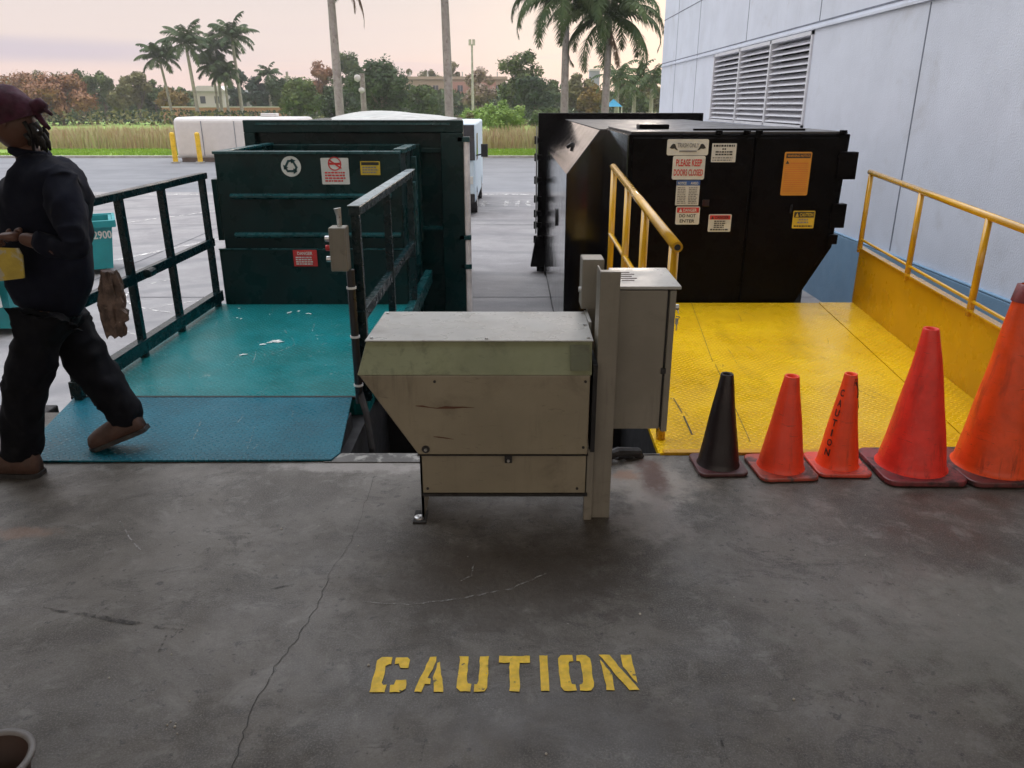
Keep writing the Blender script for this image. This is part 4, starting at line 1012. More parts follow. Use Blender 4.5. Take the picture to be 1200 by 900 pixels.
def boot(heel, toe, flat, name='boot'):
    """profile along heel->toe, a closed loft"""
    d = (toe-heel); L = d.length; d.normalize(); up = Vector((0,0,1)); up = (up - d*up.dot(d)).normalized(); s_ = d.cross(up)
    secs = [(-.035,.026,.08),(-.02,.042,.11),(.04,.046,.125),(.085,.046,.12),(.125,.048,.10),(.18,.053,.090),(.235,.052,.078),(.275,.040,.062),(.295,.018,.036)]
    n = 14; vs = []; 
    for t, w_, h in secs:
        for k in range(n):
            a = 2*PI*k/n; cx = math.cos(a); cz = math.sin(a)
            zz = (cz*.5+.5)*h if cz > -.3 else 0.0
            vs.append(heel + d*(t*L/.26) + s_*w_*cx*(1 if cz < .3 else .85) + up*zz)
    fs = [(i*n+k, i*n+(k+1)%n, (i+1)*n+(k+1)%n, (i+1)*n+k) for i in range(len(secs)-1) for k in range(n)] + [tuple(range(n))[::-1], tuple((len(secs)-1)*n+k for k in range(n))]
    o = MB().add(vs, fs).build(name, boots, per, smooth=True)
    s = MB()
    ring = [(-.042,.030),(-.02,.045),(.05,.050),(.13,.050),(.2,.056),(.25,.053),(.285,.036),(.302,.016)]
    poly = [heel + d*(t*L/.26) + s_*w_ for t, w_ in ring] + [heel + d*(t*L/.26) - s_*w_ for t, w_ in ring[::-1]]
    m_ = len(poly); s.add([p_ - up*.016 for p_ in poly] + [p_ + up*.006 for p_ in poly], [tuple(range(m_)), tuple(range(m_,2*m_))] + [(i, (i+1)%m_, m_+(i+1)%m_, m_+i) for i in range(m_)])
    s.build('sole', M['rubber'], o)
hL = G(42,556,.0); hL.z = .018; tL = G(-28,558,0); tL.z = .045
boot(Vector((hL.x,3.27,.018)), Vector((hL.x-.25,3.27,.028)), True)
tR = Vector((P(116,531,3.53).x, 3.53, .032)); hR = Vector((P(164,503,3.55).x+.0, 3.55, .115))
boot(hR, tR, False)
# headscarf with tails
cv = []; nu, nv = 26, 10
for i in range(nv+1):
    ph = R(100)*i/nv
    for k in range(nu):
        th = 2*PI*k/nu; x, y, z = math.sin(ph)*math.cos(th), math.sin(ph)*math.sin(th), math.cos(ph)
        g = 1.10 + .05*mnoise.noise(Vector((x*3,y*3,z*3)))
        v = Vector((x*.104*g, y*.083*g, z*.126*g))
        if x < -.2 and z < .35: v.z = max(v.z, .042)
        if x > .2: v.x += .022*max(0, x)*max(0, .8-abs(z)); 
        cv.append(v)
Rt = Matrix.Rotation(R(-14-4), 3, 'Y')
MB().add([Rt @ v + hc + Vector((0,0,.004)) for v in cv], [(i*nu+k, i*nu+(k+1)%nu, (i+1)*nu+(k+1)%nu, (i+1)*nu+k) for i in range(nv) for k in range(nu)]).build('headscarf', maroon, per, smooth=True)
k0 = P(45,126,3.42)
MB().tube([k0+Vector((-.03,0,0)), k0+Vector((.01,0,.008)), k0+Vector((.028,0,-.004))], [.03,.032,.02], 10).tube([k0, k0+Vector((.03,0,-.012)), k0+Vector((.052,0,-.030))], [.016,.010,.006], 8).tube([k0+Vector((-.01,0,-.03)), k0+Vector((.015,0,-.07)), k0+Vector((.03,0,-.085))], [.014,.011,.008], 8).build('scarf_knot', maroon, per, smooth=True)
# black hair at the nape
hr = MB(); r = random.Random(5)
for k in range(26):
    a = P(r.uniform(28,50), r.uniform(142,158), 3.42 + r.uniform(-.06,.06)); e = a + Vector((r.uniform(.0,.02), r.uniform(-.01,.01), -r.uniform(.04,.085)))
    hr.tube([a, (a+e)/2 + Vector((.008,0,0)), e], [.010,.009,.005], 6)
hr.build('hair', mat('black_hair', (.012,.010,.010), .7), per, smooth=True)
er = P(44,153,3.34); MB().lathe([(0,.005),(.005,0),(0,-.005)], er, 8).build('earring', M['steel'], per)
# collar
MB().tube([J['neck']+Vector((.062*math.cos(a), .066*math.sin(a), .012-.014*math.cos(a))) for a in [2*PI*k/20 for k in range(21)]], .020, 8, False).build('collar', navy, per, smooth=True)
# yellow booklet in the hand
bkp = MB(); q = [P(-14,290,3.165), P(20,289,3.165), P(28,326,3.165), P(-14,331,3.165)]
q = [q[3], q[2], P(26,300,3.165), P(21,291,3.165), q[0]]
bkp.add([tuple(v) for v in q] + [tuple(v + Vector((0,.008,0))) for v in q], [(0,1,2,3,4),(9,8,7,6,5)] + [(i,(i+1)%5,5+(i+1)%5,5+i) for i in range(5)])
tag(bkp.build('booklet', mat('yellow_booklet', (.46,.34,.05), .6, var=.2, scale=10, dirt=((.40,.36,.26), .50,.58,14))), 'yellow booklet held in the hand of the walking person', 'booklet')
# crumpled paper bag hanging behind the hip
cr = MB(); nu, nv = 24, 18; r = random.Random(9)
top_ = P(126,318,3.30); bot_ = P(137,394,3.30)
for i in range(nv+1):
    f = i/nv; c0 = top_.lerp(bot_, f); wdt = .018 + .027*math.sin(PI*min(1, f*.75+.12))
    for k in range(nu):
        a = 2*PI*k/nu; g = 1 + .75*mnoise.noise(Vector((math.cos(a)*2.4, math.sin(a)*2.4, f*2.2)))+ .45*(1-2*abs(mnoise.noise(Vector((math.cos(a)*5, math.sin(a)*5, f*4)))))*.7
        sp = .022 if (i > 10 and i < 14 and math.cos(a) > .6) else 0
        cr.v.append(c0 + Vector((wdt*g*math.cos(a)*1.0+sp, wdt*.6*g*math.sin(a), .02*mnoise.noise(Vector((a*2, f*7, 3))))))
cr.f = [(i*nu+k, i*nu+(k+1)%nu, (i+1)*nu+(k+1)%nu, (i+1)*nu+k) for i in range(nv) for k in range(nu)] + [tuple(range(nu))[::-1]]
tag(cr.build('crumpled_bag', mat('crumpled_brown_paper', (.10,.068,.056), .7, var=.5, scale=22, bump=1, bscale=25, dirt=((.32,.26,.22), .60,.68,18))), 'crumpled brown paper bag tucked behind the hip of the walking person', 'bag')

# ------------------------------------------------------------------ TEAL BINS in the yard
teal = mat('teal_bin_paint', (.010,.23,.25), .5, var=.12, scale=3, dirt=((.04,.15,.16), .6,.8,4))
def bin_(cx, cy, w, dpt, h, label, number=None, nl=None, rot=0):
    t = thing('dumpster', label, 'dumpster', (cx, cy, -1.2)); t.rotation_euler.z = R(rot)
    z0, z1 = -1.2+.1, -1.2+h
    x0, x1, y0, y1 = cx-w/2, cx+w/2, cy-dpt/2, cy+dpt/2; s = .10
    o = [(x0+s,y0+s*.6,z0),(x1-s,y0+s*.6,z0),(x1-s,y1,z0),(x0+s,y1,z0),(x0,y0,z1),(x1,y0,z1),(x1,y1,z1),(x0,y1,z1)]
    i_ = [(x0+s+.03,y0+s+.03,z0+.05),(x1-s-.03,y0+s+.03,z0+.05),(x1-s-.03,y1-.04,z0+.05),(x0+s+.03,y1-.04,z0+.05),(x0+.05,y0+.05,z1),(x1-.05,y0+.05,z1),(x1-.05,y1-.05,z1),(x0+.05,y1-.05,z1)]
    MB().add(o+i_, [(0,3,2,1),(0,1,5,4),(1,2,6,5),(2,3,7,6),(3,0,4,7),(8,9,10,11),(8,9,13,12),(9,10,14,13),(10,11,15,14),(11,8,12,15),(4,5,13,12),(5,6,14,13),(6,7,15,14),(7,4,12,15)]).build('body', teal, t)
    MB().box((x0-.05,y0-.06,z1-.10),(x1+.05,y0-.005,z1+.02)).box((x0-.05,y1+.005,z1-.10),(x1+.05,y1+.05,z1+.02)).box((x0-.06,y0-.004,z1-.10),(x0-.005,y1+.004,z1+.02)).box((x1+.005,y0-.004,z1-.10),(x1+.06,y1+.004,z1+.02)).build('rim', teal, t, bevel=.008)
    for dx in (x0+.25, x1-.25):
        MB().tube([(dx-.03,cy,-1.13),(dx+.03,cy,-1.13)], .07, 16).build('caster', M['rubber'], t)
    if number:
        vs, fs = text_geo(number); a, b = nl
        zt, zb = z1-.16, z1-.30
        MB().add([(a+(b-a)*u, y0+s*.6*(1-(zb+(zt-zb)*v-z0)/(z1-z0))-.012, zb+(zt-zb)*v) for u, v in vs], fs).build('lettering', M['offwhite'], t)
    return t
cr_ = P(138,300,13.6); ra_ = R(27); hx, hy = .875*math.cos(ra_)+.50*math.sin(ra_), .875*math.sin(ra_)-.50*math.cos(ra_)
bcx, bcy = cr_.x-hx, cr_.y-hy
bin_(bcx, bcy, 1.75, 1.0, .93, 'teal dumpster numbered 2900 in the yard beyond the left guard rail', '2900', (bcx+.55, bcx+.84), 27)
nb = bin_(P(10,360,9.6).x-.75, 10.1, 1.6, 1.0, .85, 'nearer teal dumpster with a white placard half hidden behind the walking person')
p_ = P(0,355,9.6); MB().box((p_.x-.75,9.50,-.78),(p_.x+.07,9.53,-.48)).build('placard', M['offwhite'], nb)

# ------------------------------------------------------------------ VAN
van = thing('parked_van', 'white van seen from the front, mostly hidden behind the green container', 'van', (-1.97,23.5,-1.2))
vw = mat('van_paint', (.55,.66,.74), .55, var=.02)
x0, x1, y0 = -2.98, -.97, 21.0; zg = -1.2
MB().prism([(y0,zg+.45),(y0,zg+1.40),(y0+.03,zg+1.46),(y0+.22,zg+2.38),(y0+5.4,zg+2.40),(y0+5.4,zg+.35),(y0+.3,zg+.35)], 0, x0, x1).build('body', vw, van, bevel=.05)
MB().add([(x0+.05,y0-.03,zg+1.46),(x1+.00,y0-.03,zg+1.46),(x1-.02,y0+.15,zg+2.34),(x0+.07,y0+.15,zg+2.34)], [(0,1,2,3)]).build('windshield', mat('dark_glass', (.01,.014,.025), .08), van)
MB().add([(x1+.004,y0+.75,zg+1.4),(x1+.004,y0+1.7,zg+1.4),(x1+.004,y0+1.7,zg+2.1),(x1+.004,y0+1.0,zg+2.1)], [(0,1,2,3)]).build('side_window', MATS['dark_glass'], van)
for yy in (y0+.95, y0+4.4):
    for xx in (x0+.02, x1-.22):
        wv = MB().tube([(xx,yy,zg+.36),(xx+.22,yy,zg+.36)], .36, 24).build('wheel', M['rubber'], van)
        MB().tube([(xx-.004,yy,zg+.36),(xx+.224,yy,zg+.36)], .2, 18).build('rim', M['steel'], wv)
for sx, xx in ((1, x1), (-1, x0)):
    mr = MB().tube([(xx,y0+.6,zg+1.55),(xx+sx*.22,y0+.5,zg+1.6)], .02, 8).box((min(xx+sx*.14,xx+sx*.32),y0+.45,zg+1.52),(max(xx+sx*.14,xx+sx*.32),y0+.56,zg+1.85)).build('mirror', M['rubber'], van, bevel=.02)
    MB().box((xx-.34 if sx > 0 else xx+.06,y0-.02,zg+.85),(xx-.06 if sx > 0 else xx+.34,y0+.02,zg+1.05)).build('headlight', M['offwhite'], van, bevel=.01)
MB().box((x0+.02,y0-.06,zg+.35),(x1-.02,y0+.02,zg+.6)).build('bumper', M['rubber'], van, bevel=.03)

# ------------------------------------------------------------------ UTILITY BOX + BOLLARDS across the road
ub = thing('utility_enclosure', 'long pale grey utility enclosure with rounded corners across the road', 'enclosure', (-13,43,-1.2))
pal = mat('pale_grey_enclosure', (.66,.64,.64), .5, var=.04)
a = P(213,187,42.5); b = P(357,137,42.5)
MB().box((a.x,41.9,-1.05),(b.x,44.6,b.z)).build('body', pal, ub, bevel=.28, seg=5)
MB().box((a.x+.25,41.95,-1.2),(b.x-.25,44.5,-1.0)).build('plinth', mat('dark_plinth', (.12,.09,.08), .8), ub)
xx = P(236,150,41.9).x; MB().box((xx-.02,41.885,-.9),(xx+.02,41.9,b.z-.2)).build('seam', M['joint'], ub)
for k_ in (1.7, 3.4, 4.6): MB().box((xx+k_-.015,41.885,-.9),(xx+k_+.015,41.9,b.z-.2)).build('seam', M['joint'], ub)
MB().box((xx+3,42.3,b.z),(xx+3.8,42.9,b.z+.18)).build('roof_vent', pal, ub, bevel=.03)
by = mat('bollard_yellow', (.75,.48,.02), .5)
b0 = None
for i, (px_, lab) in enumerate(((206,'yellow bollard standing clear to the left of the pale utility enclosure'), (235,'yellow bollard in front of the pale utility enclosure'))):
    p_ = P(px_,190,41.0)
    if b0 is None:
        b0 = thing('bollard', lab, 'bollard', (p_.x, 41.0, -1.2), 'yellow bollards by the enclosure')
        MB().tube([(p_.x,41,-1.2),(p_.x,41,.22)], .125, 20).lathe([(.125,0),(.11,.05),(.06,.09),(0,.10)], (p_.x,41,.22), 20).build('post', by, b0)
        MB().tube([(p_.x,41,-1.205),(p_.x,41,-1.12)], .22, 20).build('footing', M['kerb'], b0)
    else:
        o = copy_tree(b0); o.location = (p_.x, 41.0, -1.2); o['label'] = lab

# ------------------------------------------------------------------ REEDS and grass (stuff)
def blades(name, label, cat, x0, x1, y0, y1, n, h, w, m, z0=-1.12, seed=1, keep=None):
    r = random.Random(seed); mb = MB(); vs = []; fs = []
    for i in range(n):
        x = r.uniform(x0, x1); y = r.uniform(y0, y1)
        if keep and not keep(x, y): continue
        hh = h*r.uniform(.55, 1.05)*(1+.25*mnoise.noise(Vector((x*.25, y*.25, 0)))); a = r.uniform(0, PI); ww = w*r.uniform(.5,1.2)
        lx, ly = r.gauss(0,.12)*hh, r.gauss(0,.12)*hh; c, s = math.cos(a)*ww, math.sin(a)*ww; k = len(vs)
        vs += [(x-c,y-s,z0),(x+c,y+s,z0),(x+c*.8+lx*.5,y+s*.8+ly*.5,z0+hh*.6),(x-c*.8+lx*.5,y-s*.8+ly*.5,z0+hh*.6),(x+lx*1.4,y+ly*1.4,z0+hh)]
        fs += [(k,k+1,k+2,k+3),(k+3,k+2,k+4)]
    me = bpy.data.meshes.new(name); me.from_pydata(vs, [], fs); me.update(); o = bpy.data.objects.new(name, me); C.objects.link(o)
    me.materials.append(m); return tag(o, label, cat, kind='stuff')
M['reed'] = leaf_mat('dry_reeds', (.50,.41,.24), (.42,.43,.21)); M['reedr'] = leaf_mat('rusty_reeds', (.42,.28,.18), (.52,.40,.27)); M['gblade'] = leaf_mat('grass_blades', (.20,.34,.04), (.30,.46,.07))
blades('reeds', 'belt of dry tan reeds beyond the mown strip', 'reeds', -36, 16, 51.6, 60, 17000, 1.36, .035, M['reed'], seed=2)
blades('rusty_reeds', 'reddish brown stalks scattered through the reed belt', 'reeds', -36, 16, 51.6, 62, 5000, 1.5, .03, M['reedr'], seed=3)
blades('roadside_grass', 'bright green mown grass strip beside the road', 'grass', -30, 6, 45.5, 51.6, 16000, .13, .03, M['gblade'], seed=4, z0=-1.10)

# ------------------------------------------------------------------ PALMS
trunk_m = mat('palm_trunk', (.36,.33,.31), .85, var=.18, scale=3, dirt=((.20,.17,.15), .52,.7,4), bump=.5, bscale=12)
shaft_m = mat('palm_crownshaft', (.13,.15,.07), .6, var=.3)
frond_m = leaf_mat('palm_fronds', (.040,.075,.030), (.085,.12,.045)); dead_m = leaf_mat('dead_fronds', (.14,.09,.06), (.20,.14,.09))
def frond_geo(mb, base, az, el, L, droop, lw, nleaf, r, wid=.07, hang=.6):
    p_ = Vector(base); seg = 12; e = el; pts = [p_.copy()]; dirs = []
    for k in range(seg):
        d = Vector((math.cos(az)*math.cos(e), math.sin(az)*math.cos(e), math.sin(e))); dirs.append(d); p_ = p_ + d*L/seg; pts.append(p_.copy()); e -= droop*(0.4+1.2*k/seg)/seg
    side = Vector((-math.sin(az), math.cos(az), 0))
    mb.tube(pts, [.05*(1-.8*k/seg)*L/3.3 for k in range(seg+1)], 5)
    for i in range(nleaf):
        f = .12 + .88*i/nleaf; k = min(seg-1, int(f*seg)); a = pts[k].lerp(pts[k+1], f*seg-k)
        ll = lw*math.sin(PI*min(.97, f*.9+.08))**.6
        for s in (-1, 1):
            dd = (side*s*r.uniform(.5,1) + dirs[k]*r.uniform(.3,.7) + Vector((0,0,-hang*r.uniform(.4,1.4)))).normalized()
            tip = a + dd*ll*r.uniform(.8,1.1) + Vector((0,0,-.12*ll)); w_ = dirs[k]*wid
            q = len(mb.v); m_ = a.lerp(tip, .5) + Vector((0,0,.05*ll))
            mb.v += [a - w_*.4, a + w_*.4, m_ + w_*.5, m_ - w_*.5, tip]; mb.f += [(q,q+1,q+2,q+3),(q+3,q+2,q+4)]
def palm(name, label, x, y, h, rt, L, nf, nl, seed, group, z0=-1.12, lw=.75, bulge=.0, wid=.07, dead=None, lean=0, dr=(75,25)):
    r = random.Random(seed)
    t = thing(name, label, 'palm tree', (x, y, z0), group)
    pts = [(x + lean*(f**1.5), y, z0 + h*f) for f in [k/10 for k in range(11)]]
    rs = [rt*(1.25 if k == 0 else 1 + bulge*math.sin(PI*k/10) - .25*k/10) for k in range(11)]
    MB().tube(pts, rs, 16).build('trunk', trunk_m, t, smooth=True)
    top_ = Vector(pts[-1])
    MB().tube([top_, top_+Vector((0,0,.5*L*.35)), top_+Vector((0,0,L*.32))], [rt*.75, rt*.6, rt*.3], 12).build('crownshaft', shaft_m, t, smooth=True)
    mb = MB(); b_ = top_ + Vector((0,0,L*.26))
    for i in range(nf):
        az = i*2.399 + r.uniform(-.2,.2); f = i/nf
        el = R(78 - 100*f + r.uniform(-8,8)); frond_geo(mb, b_, az, el, L*r.uniform(.85,1.05), R(dr[0]+dr[1]*r.random()), lw, nl, r, wid)
    o = mb.build('crown', frond_m, t)
    if dead:
        md = MB()
        for az, LL in dead: frond_geo(md, top_+Vector((0,0,L*.1)), az, R(-45), LL, R(60), lw*.7, nl, r, wid, 1.4)
        md.build('dead_frond', dead_m, t)
    return t
gp = 'tall royal palms along the far side of the road'
def palm_at(px_, D, crown_y, **kw):
    p_ = P(px_, 140, D); top_ = P(px_, crown_y, D)
    return p_.x, D, top_.z + 1.12
for px_, cy, sd, lab, dd, ln in ((399,-50,1,'tall royal palm behind the left part of the green container with one hanging dead frond',[(R(-15),3.4),(R(8),4.2)],-.05),
                         (527,-56,2,'tall royal palm rising right behind the green container edge',None,-.15),
                         (661,-18,3,'royal palm left of its neighbour behind the black compactor',None,-.0),
                         (708,6,4,'royal palm nearest the pale warehouse corner',[(R(-60),2.2)],.1)):
    x, y, h = palm_at(px_, 46.8, cy)
    palm('royal_palm', lab, x, y, h - (.2 if px_ < 600 else 1.7), .245 if px_ < 600 else .225, 4.25, 22, 105, sd, gp, dr=(118,40), dead=dd, lean=ln, bulge=.10, lw=.85, wid=.055)
far = [(192,66,168,.20,'leftmost palm of the far cluster, slightly apart'), (222,52,140,.26,'second palm from the left in the far cluster, broad crown'), (246,76,150,.2,'low short palm in the middle of the far cluster'),
       (250,58,146,.24,'tall middle palm of the far cluster with dense crown'), (258,84,134,.2,'lowest palm of the far cluster, small crown'), (274,44,150,.26,'rightmost and tallest palm of the far cluster')]
for i, (px_, cy, D, rt, lab) in enumerate(far):
    D = {0:120,1:118,2:122,3:124,4:119,5:121}[i]
    x, y, h = palm_at(px_+11, D, cy); L = [3.6,4.4,3.2,4.2,2.8,4.2][i]
    palm('royal_palm', lab, x, y, h-1.0, rt*1.05, L, 20, 34, 20+i, 'distant palms in a cluster on the left', lw=1.05, wid=.16, lean=[-.7,-.4,0,.3,0,-.3][i])
for px_, cy, D, lab in ((319,88,135,'slim palm with a pale crown right of the far cluster'), (742,100,100,'feathery green palm just left of the warehouse corner'), (722,96,95,'feathery palm behind the royal palms with a blue canopy'), (762,98,98,'rightmost feathery palm touching the warehouse corner')):
    x, y, h = palm_at(px_, D, cy); palm('palm_tree', lab, x, y, h-.6, .28, 3.6 if px_ > 500 else 2.6, 16, 18, px_, 'smaller palms in the tree line', lw=.8, wid=.14)
for px_, cy, D in ((586,118,80), (604,116,82), (574,120,81)):
    x, y, h = palm_at(px_, D, cy)

# ------------------------------------------------------------------ TREES
bark = mat('tree_bark', (.14,.11,.09), .9, var=.3, scale=2)
LM = dict(green=leaf_mat('green_leaves', (.055,.095,.035), (.13,.17,.055)), dark=leaf_mat('dark_leaves', (.035,.062,.035), (.080,.115,.055)),
          olive=leaf_mat('olive_leaves', (.12,.12,.05), (.20,.19,.08)), rust=leaf_mat('rusty_leaves', (.26,.13,.075), (.34,.19,.11)), blue=leaf_mat('blue_green_leaves', (.060,.095,.075), (.10,.14,.11)),
          light=leaf_mat('light_green_leaves', (.17,.28,.06), (.28,.40,.11)), bare=leaf_mat('bare_twigs', (.32,.25,.20), (.42,.33,.27)), autumn=leaf_mat('amber_leaves', (.19,.13,.04), (.25,.18,.06)))
def tree(name, label, px_, D, top_y, wpx, kind, seed, nleaf=1500, leaf=.34, base_y=None, low=.12, group=None, rough=.55, dens=1):
    r = random.Random(seed); c = P(px_, 140, D); z0 = -1.2
    ztop = P(px_, top_y-10, D).z; H = ztop - z0; W = wpx/FPX*(D*math.cos(PITCH))/2
    t = thing(name, label, 'tree' if H > 2.6 else 'bush', (c.x, D, z0), group)
    tr = MB(); tr.tube([(c.x,D,z0),(c.x+.1*W*r.uniform(-1,1),D,z0+H*.25),(c.x+.15*W*r.uniform(-1,1),D,z0+H*.6)], [.035*H,.028*H,.012*H], 8)
    cl = []
    ncl = int(16*dens)+6
    for i in range(ncl):
        a = r.uniform(0, 2*PI); u = r.uniform(-1, 1); q = r.random()**.4
        s = math.sqrt(1-u*u)*.78*q
        zc = z0 + H*(low + (1-low)*.5) + u*q*H*(1-low)*.36
        pc = Vector((c.x + s*math.cos(a)*W, D + s*math.sin(a)*min(W, H)*.8, zc)); rc = r.uniform(.20,.36)*min(W, H*.6)
        cl.append((pc, rc))
    for pc, rc in cl[:7]:
        b_ = Vector((c.x, D, z0+H*r.uniform(.15,.4))); tr.tube([b_, b_.lerp(pc, .5)+Vector((0,0,-.03*H)), pc], [.014*H,.009*H,.003*H], 5)
    tr.build('trunk', bark, t)
    vs = []; fs = []
    for i in range(nleaf):
        pc, rc = cl[r.randrange(ncl)]
        v = Vector((r.gauss(0,1), r.gauss(0,1), r.gauss(0,1))).normalized()
        p_ = pc + v*rc*(r.random()**.35)*(1+rough*mnoise.noise(v*2+pc))
        p_.z = min(p_.z, ztop+.2)
        if p_.z < z0: continue
        a1 = Vector((r.gauss(0,1), r.gauss(0,1), r.gauss(0,.6))).normalized(); a2 = a1.cross(v + Vector((0,0,.01))).normalized()
        s1 = leaf*r.uniform(.45,1.1); s2 = s1*r.uniform(.4,.8); k = len(vs)
        vs += [p_-a1*s1, p_-a2*s2, p_+a1*s1, p_+a2*s2]; fs.append((k,k+1,k+2,k+3))
    m_ = MB(); m_.v = [Vector(v) for v in vs]; m_.f = fs
    off = t.location; me = bpy.data.meshes.new('crown'); me.from_pydata([tuple(v-off) for v in m_.v], [], fs); me.update()
    o = bpy.data.objects.new('crown', me); C.objects.link(o); o.parent = t; me.materials.append(LM[kind])
    return t
T = [ # px, D, top, width px, kind, label
 (75,112,92,95,'rust','big rusty orange tree with a low domed crown at the left'),
 (28,135,86,70,'rust','orange-leaved tree behind the head of the walking person'),
 (60,150,88,60,'olive','olive tree rising between the two rusty trees'),
 (-30,130,80,80,'green','green tree at the far left edge of the view'),
 (98,150,82,42,'green','green tree standing highest between the rusty tree and the loose tree row'),
 (125,148,86,44,'green','green rounded tree second right of the rusty tree'),
 (146,140,96,36,'olive','sparse olive tree left of the far palm cluster'),
 (166,146,88,40,'olive','tall thin olive tree directly behind the leftmost far palm'),
 (186,150,100,34,'green','green tree between the leftmost far palms'),
 (206,138,112,40,'autumn','low amber tree behind the second far palm'),
 (283,145,84,30,'blue','blue-grey tree right of the tallest far palm'),
 (306,135,92,34,'blue','rounded blue-grey tree with drooping leaves beside the slim palm'),
 (340,130,88,52,'dark','dark tree behind the slim palm'),
 (352,100,99,66,'green','bright green dense tree left of the first tall royal palm'),
 (375,150,72,44,'rust','rust-coloured tree behind the first tall royal palm'),
 (411,150,64,44,'green','green tree highest behind the camera lamp post'),
 (400,105,104,60,'dark','low dark tree at the foot of the first tall royal palm'),
 (452,98,74,88,'dark','large dark green domed tree in front of the apartment block'),
 (495,110,104,50,'green','green tree in front of the apartment block left of the second royal palm'),
 (478,215,77,24,'olive','small tree top above the left end of the apartment block'),
 (505,212,76,34,'olive','tree top above the middle of the apartment block'),
 (535,205,74,30,'olive','tree top above the right end of the apartment block'),
 (563,120,84,44,'bare','bare pale twiggy tree beside the tall pole'),
 (612,118,55,62,'green','tallest spreading green tree between the pole and the royal palms'),
 (625,110,90,50,'dark','dark tree under the tallest spreading tree'),
 (640,125,88,40,'green','green tree just left of the two right royal palms'),
 (679,120,92,44,'olive','olive tree between the two right royal palms'),
 (692,116,104,40,'autumn','amber tree low between the two right royal palms'),
 (730,125,92,44,'olive','olive tree right of the last royal palm'),
 (768,125,86,44,'olive','olive tree at the warehouse corner'),
 (748,118,108,40,'green','low green tree near the warehouse corner'),
 (590,64,124,76,'light','large light green bush beyond the road between the compactors'),
 (560,72,132,50,'light','low light green bush left of the large one'),
 (640,80,134,44,'green','green bush by the black compactor frame'),
 (545,66,138,30,'olive','small olive bush right of the van'),
]
for i, (px_, D, ty, wp, kd, lab) in enumerate(T):
    near = D < 90
    tree('bush' if near else 'tree', lab, px_, D, ty, wp, kd, 100+i, nleaf=6500 if near else int(4200+wp*75), leaf=.11 if near else .17+.0006*D, low=.02 if near or kd=='rust' else .08, dens=1.2 if wp > 60 else 1, group='bushes beyond the road' if near else 'trees along the far tree line')
# continuous background wood and hedge
def mass(name, label, cat, x0, x1, y0, y1, z1, n, leaf, m, seed, z0=-1.15, wav=.35):
    r = random.Random(seed); vs = []; fs = []
    for i in range(n):
        x = r.uniform(x0, x1); y = r.uniform(y0, y1); top_ = z0 + (z1-z0)*(1+wav*(mnoise.noise(Vector((x*.07,y*.05,seed)))+.4*mnoise.noise(Vector((x*.35,y*.2,seed)))))
        z = z0 + (top_-z0)*r.random()**.8
        p_ = Vector((x,y,z)); a1 = Vector((r.gauss(0,1), r.gauss(0,1), r.gauss(0,1))).normalized(); a2 = a1.cross(Vector((r.gauss(0,1), r.gauss(0,1), r.gauss(0,1)))).normalized()
        s = leaf*r.uniform(.5,1.3); k = len(vs); vs += [p_-a1*s, p_-a2*s*.6, p_+a1*s, p_+a2*s*.6]; fs.append((k,k+1,k+2,k+3))
    me = bpy.data.meshes.new(name); me.from_pydata([tuple(v) for v in vs], [], fs); me.update(); o = bpy.data.objects.new(name, me); C.objects.link(o)
    me.materials.append(m); return tag(o, label, cat, kind='stuff')
mass('far_wood', 'far wood forming the low green tree line on the horizon', 'wood', -150, 70, 165, 185, 4.2, 17000, .75, LM['green'], 5)
mass('hedge', 'long low dark green hedge along the far side of the field', 'hedge', -75, 40, 116, 118, .75, 7000, .26, LM['dark'], 6, wav=.15)
mass('scrub', 'mixed olive and green scrub in front of the hedge', 'scrub', -75, 40, 108, 112, .1, 2200, .26, LM['olive'], 8, wav=.9)

# ------------------------------------------------------------------ far buildings
cream = mat('cream_render', (.50,.40,.32), .85, var=.05, world=True); pink = mat('pink_render', (.50,.28,.24), .85, var=.05, world=True)
wht = mat('white_render', (.70,.68,.66), .8, var=.04); salmon = mat('salmon_wall', (.52,.27,.19), .85); wind = mat('far_window', (.10,.11,.14), .3); bluec = mat('blue_canopy', (.02,.25,.42), .6)
ap = thing('apartment_building', 'long beige and pink apartment block seen between the trees', 'building', (-10,190,-1.2))
a = P(470,93,190); b = P(592,93,190)
MB().box((a.x,190,-1.2),(b.x,202,a.z)).build('wall', cream, ap)
MB().box((a.x-.5,189.5,a.z),(b.x+.5,202.5,a.z+.6)).build('roof', cream, ap)
for k in range(6):
    pf = MB().box((a.x+2+k*4.0,189.6,a.z+.6),(a.x+2.3+k*4.0,189.9,a.z+1.6)); pf.build('roof_railing', wht, ap)
q0 = P(530,93,189.8); MB().box((q0.x,189.4,-1.2),(q0.x+10,190,a.z-.6)).build('bay', pink, ap)
for row in range(3):
    for col_ in range(9):
        x = a.x + 1.6 + col_*2.85; z = a.z - 2.0 - row*2.7
        yb = 189.33 if q0.x-1.0 < x < q0.x+9.5 else 189.95
        w_ = MB().box((x,yb,z-.6),(x+1.2,yb+.06,z+.7)).build('window', wind, ap)
        MB().box((x+.57,yb-.03,z-.6),(x+.63,yb-.003,z+.7)).build('frame', wht, w_)
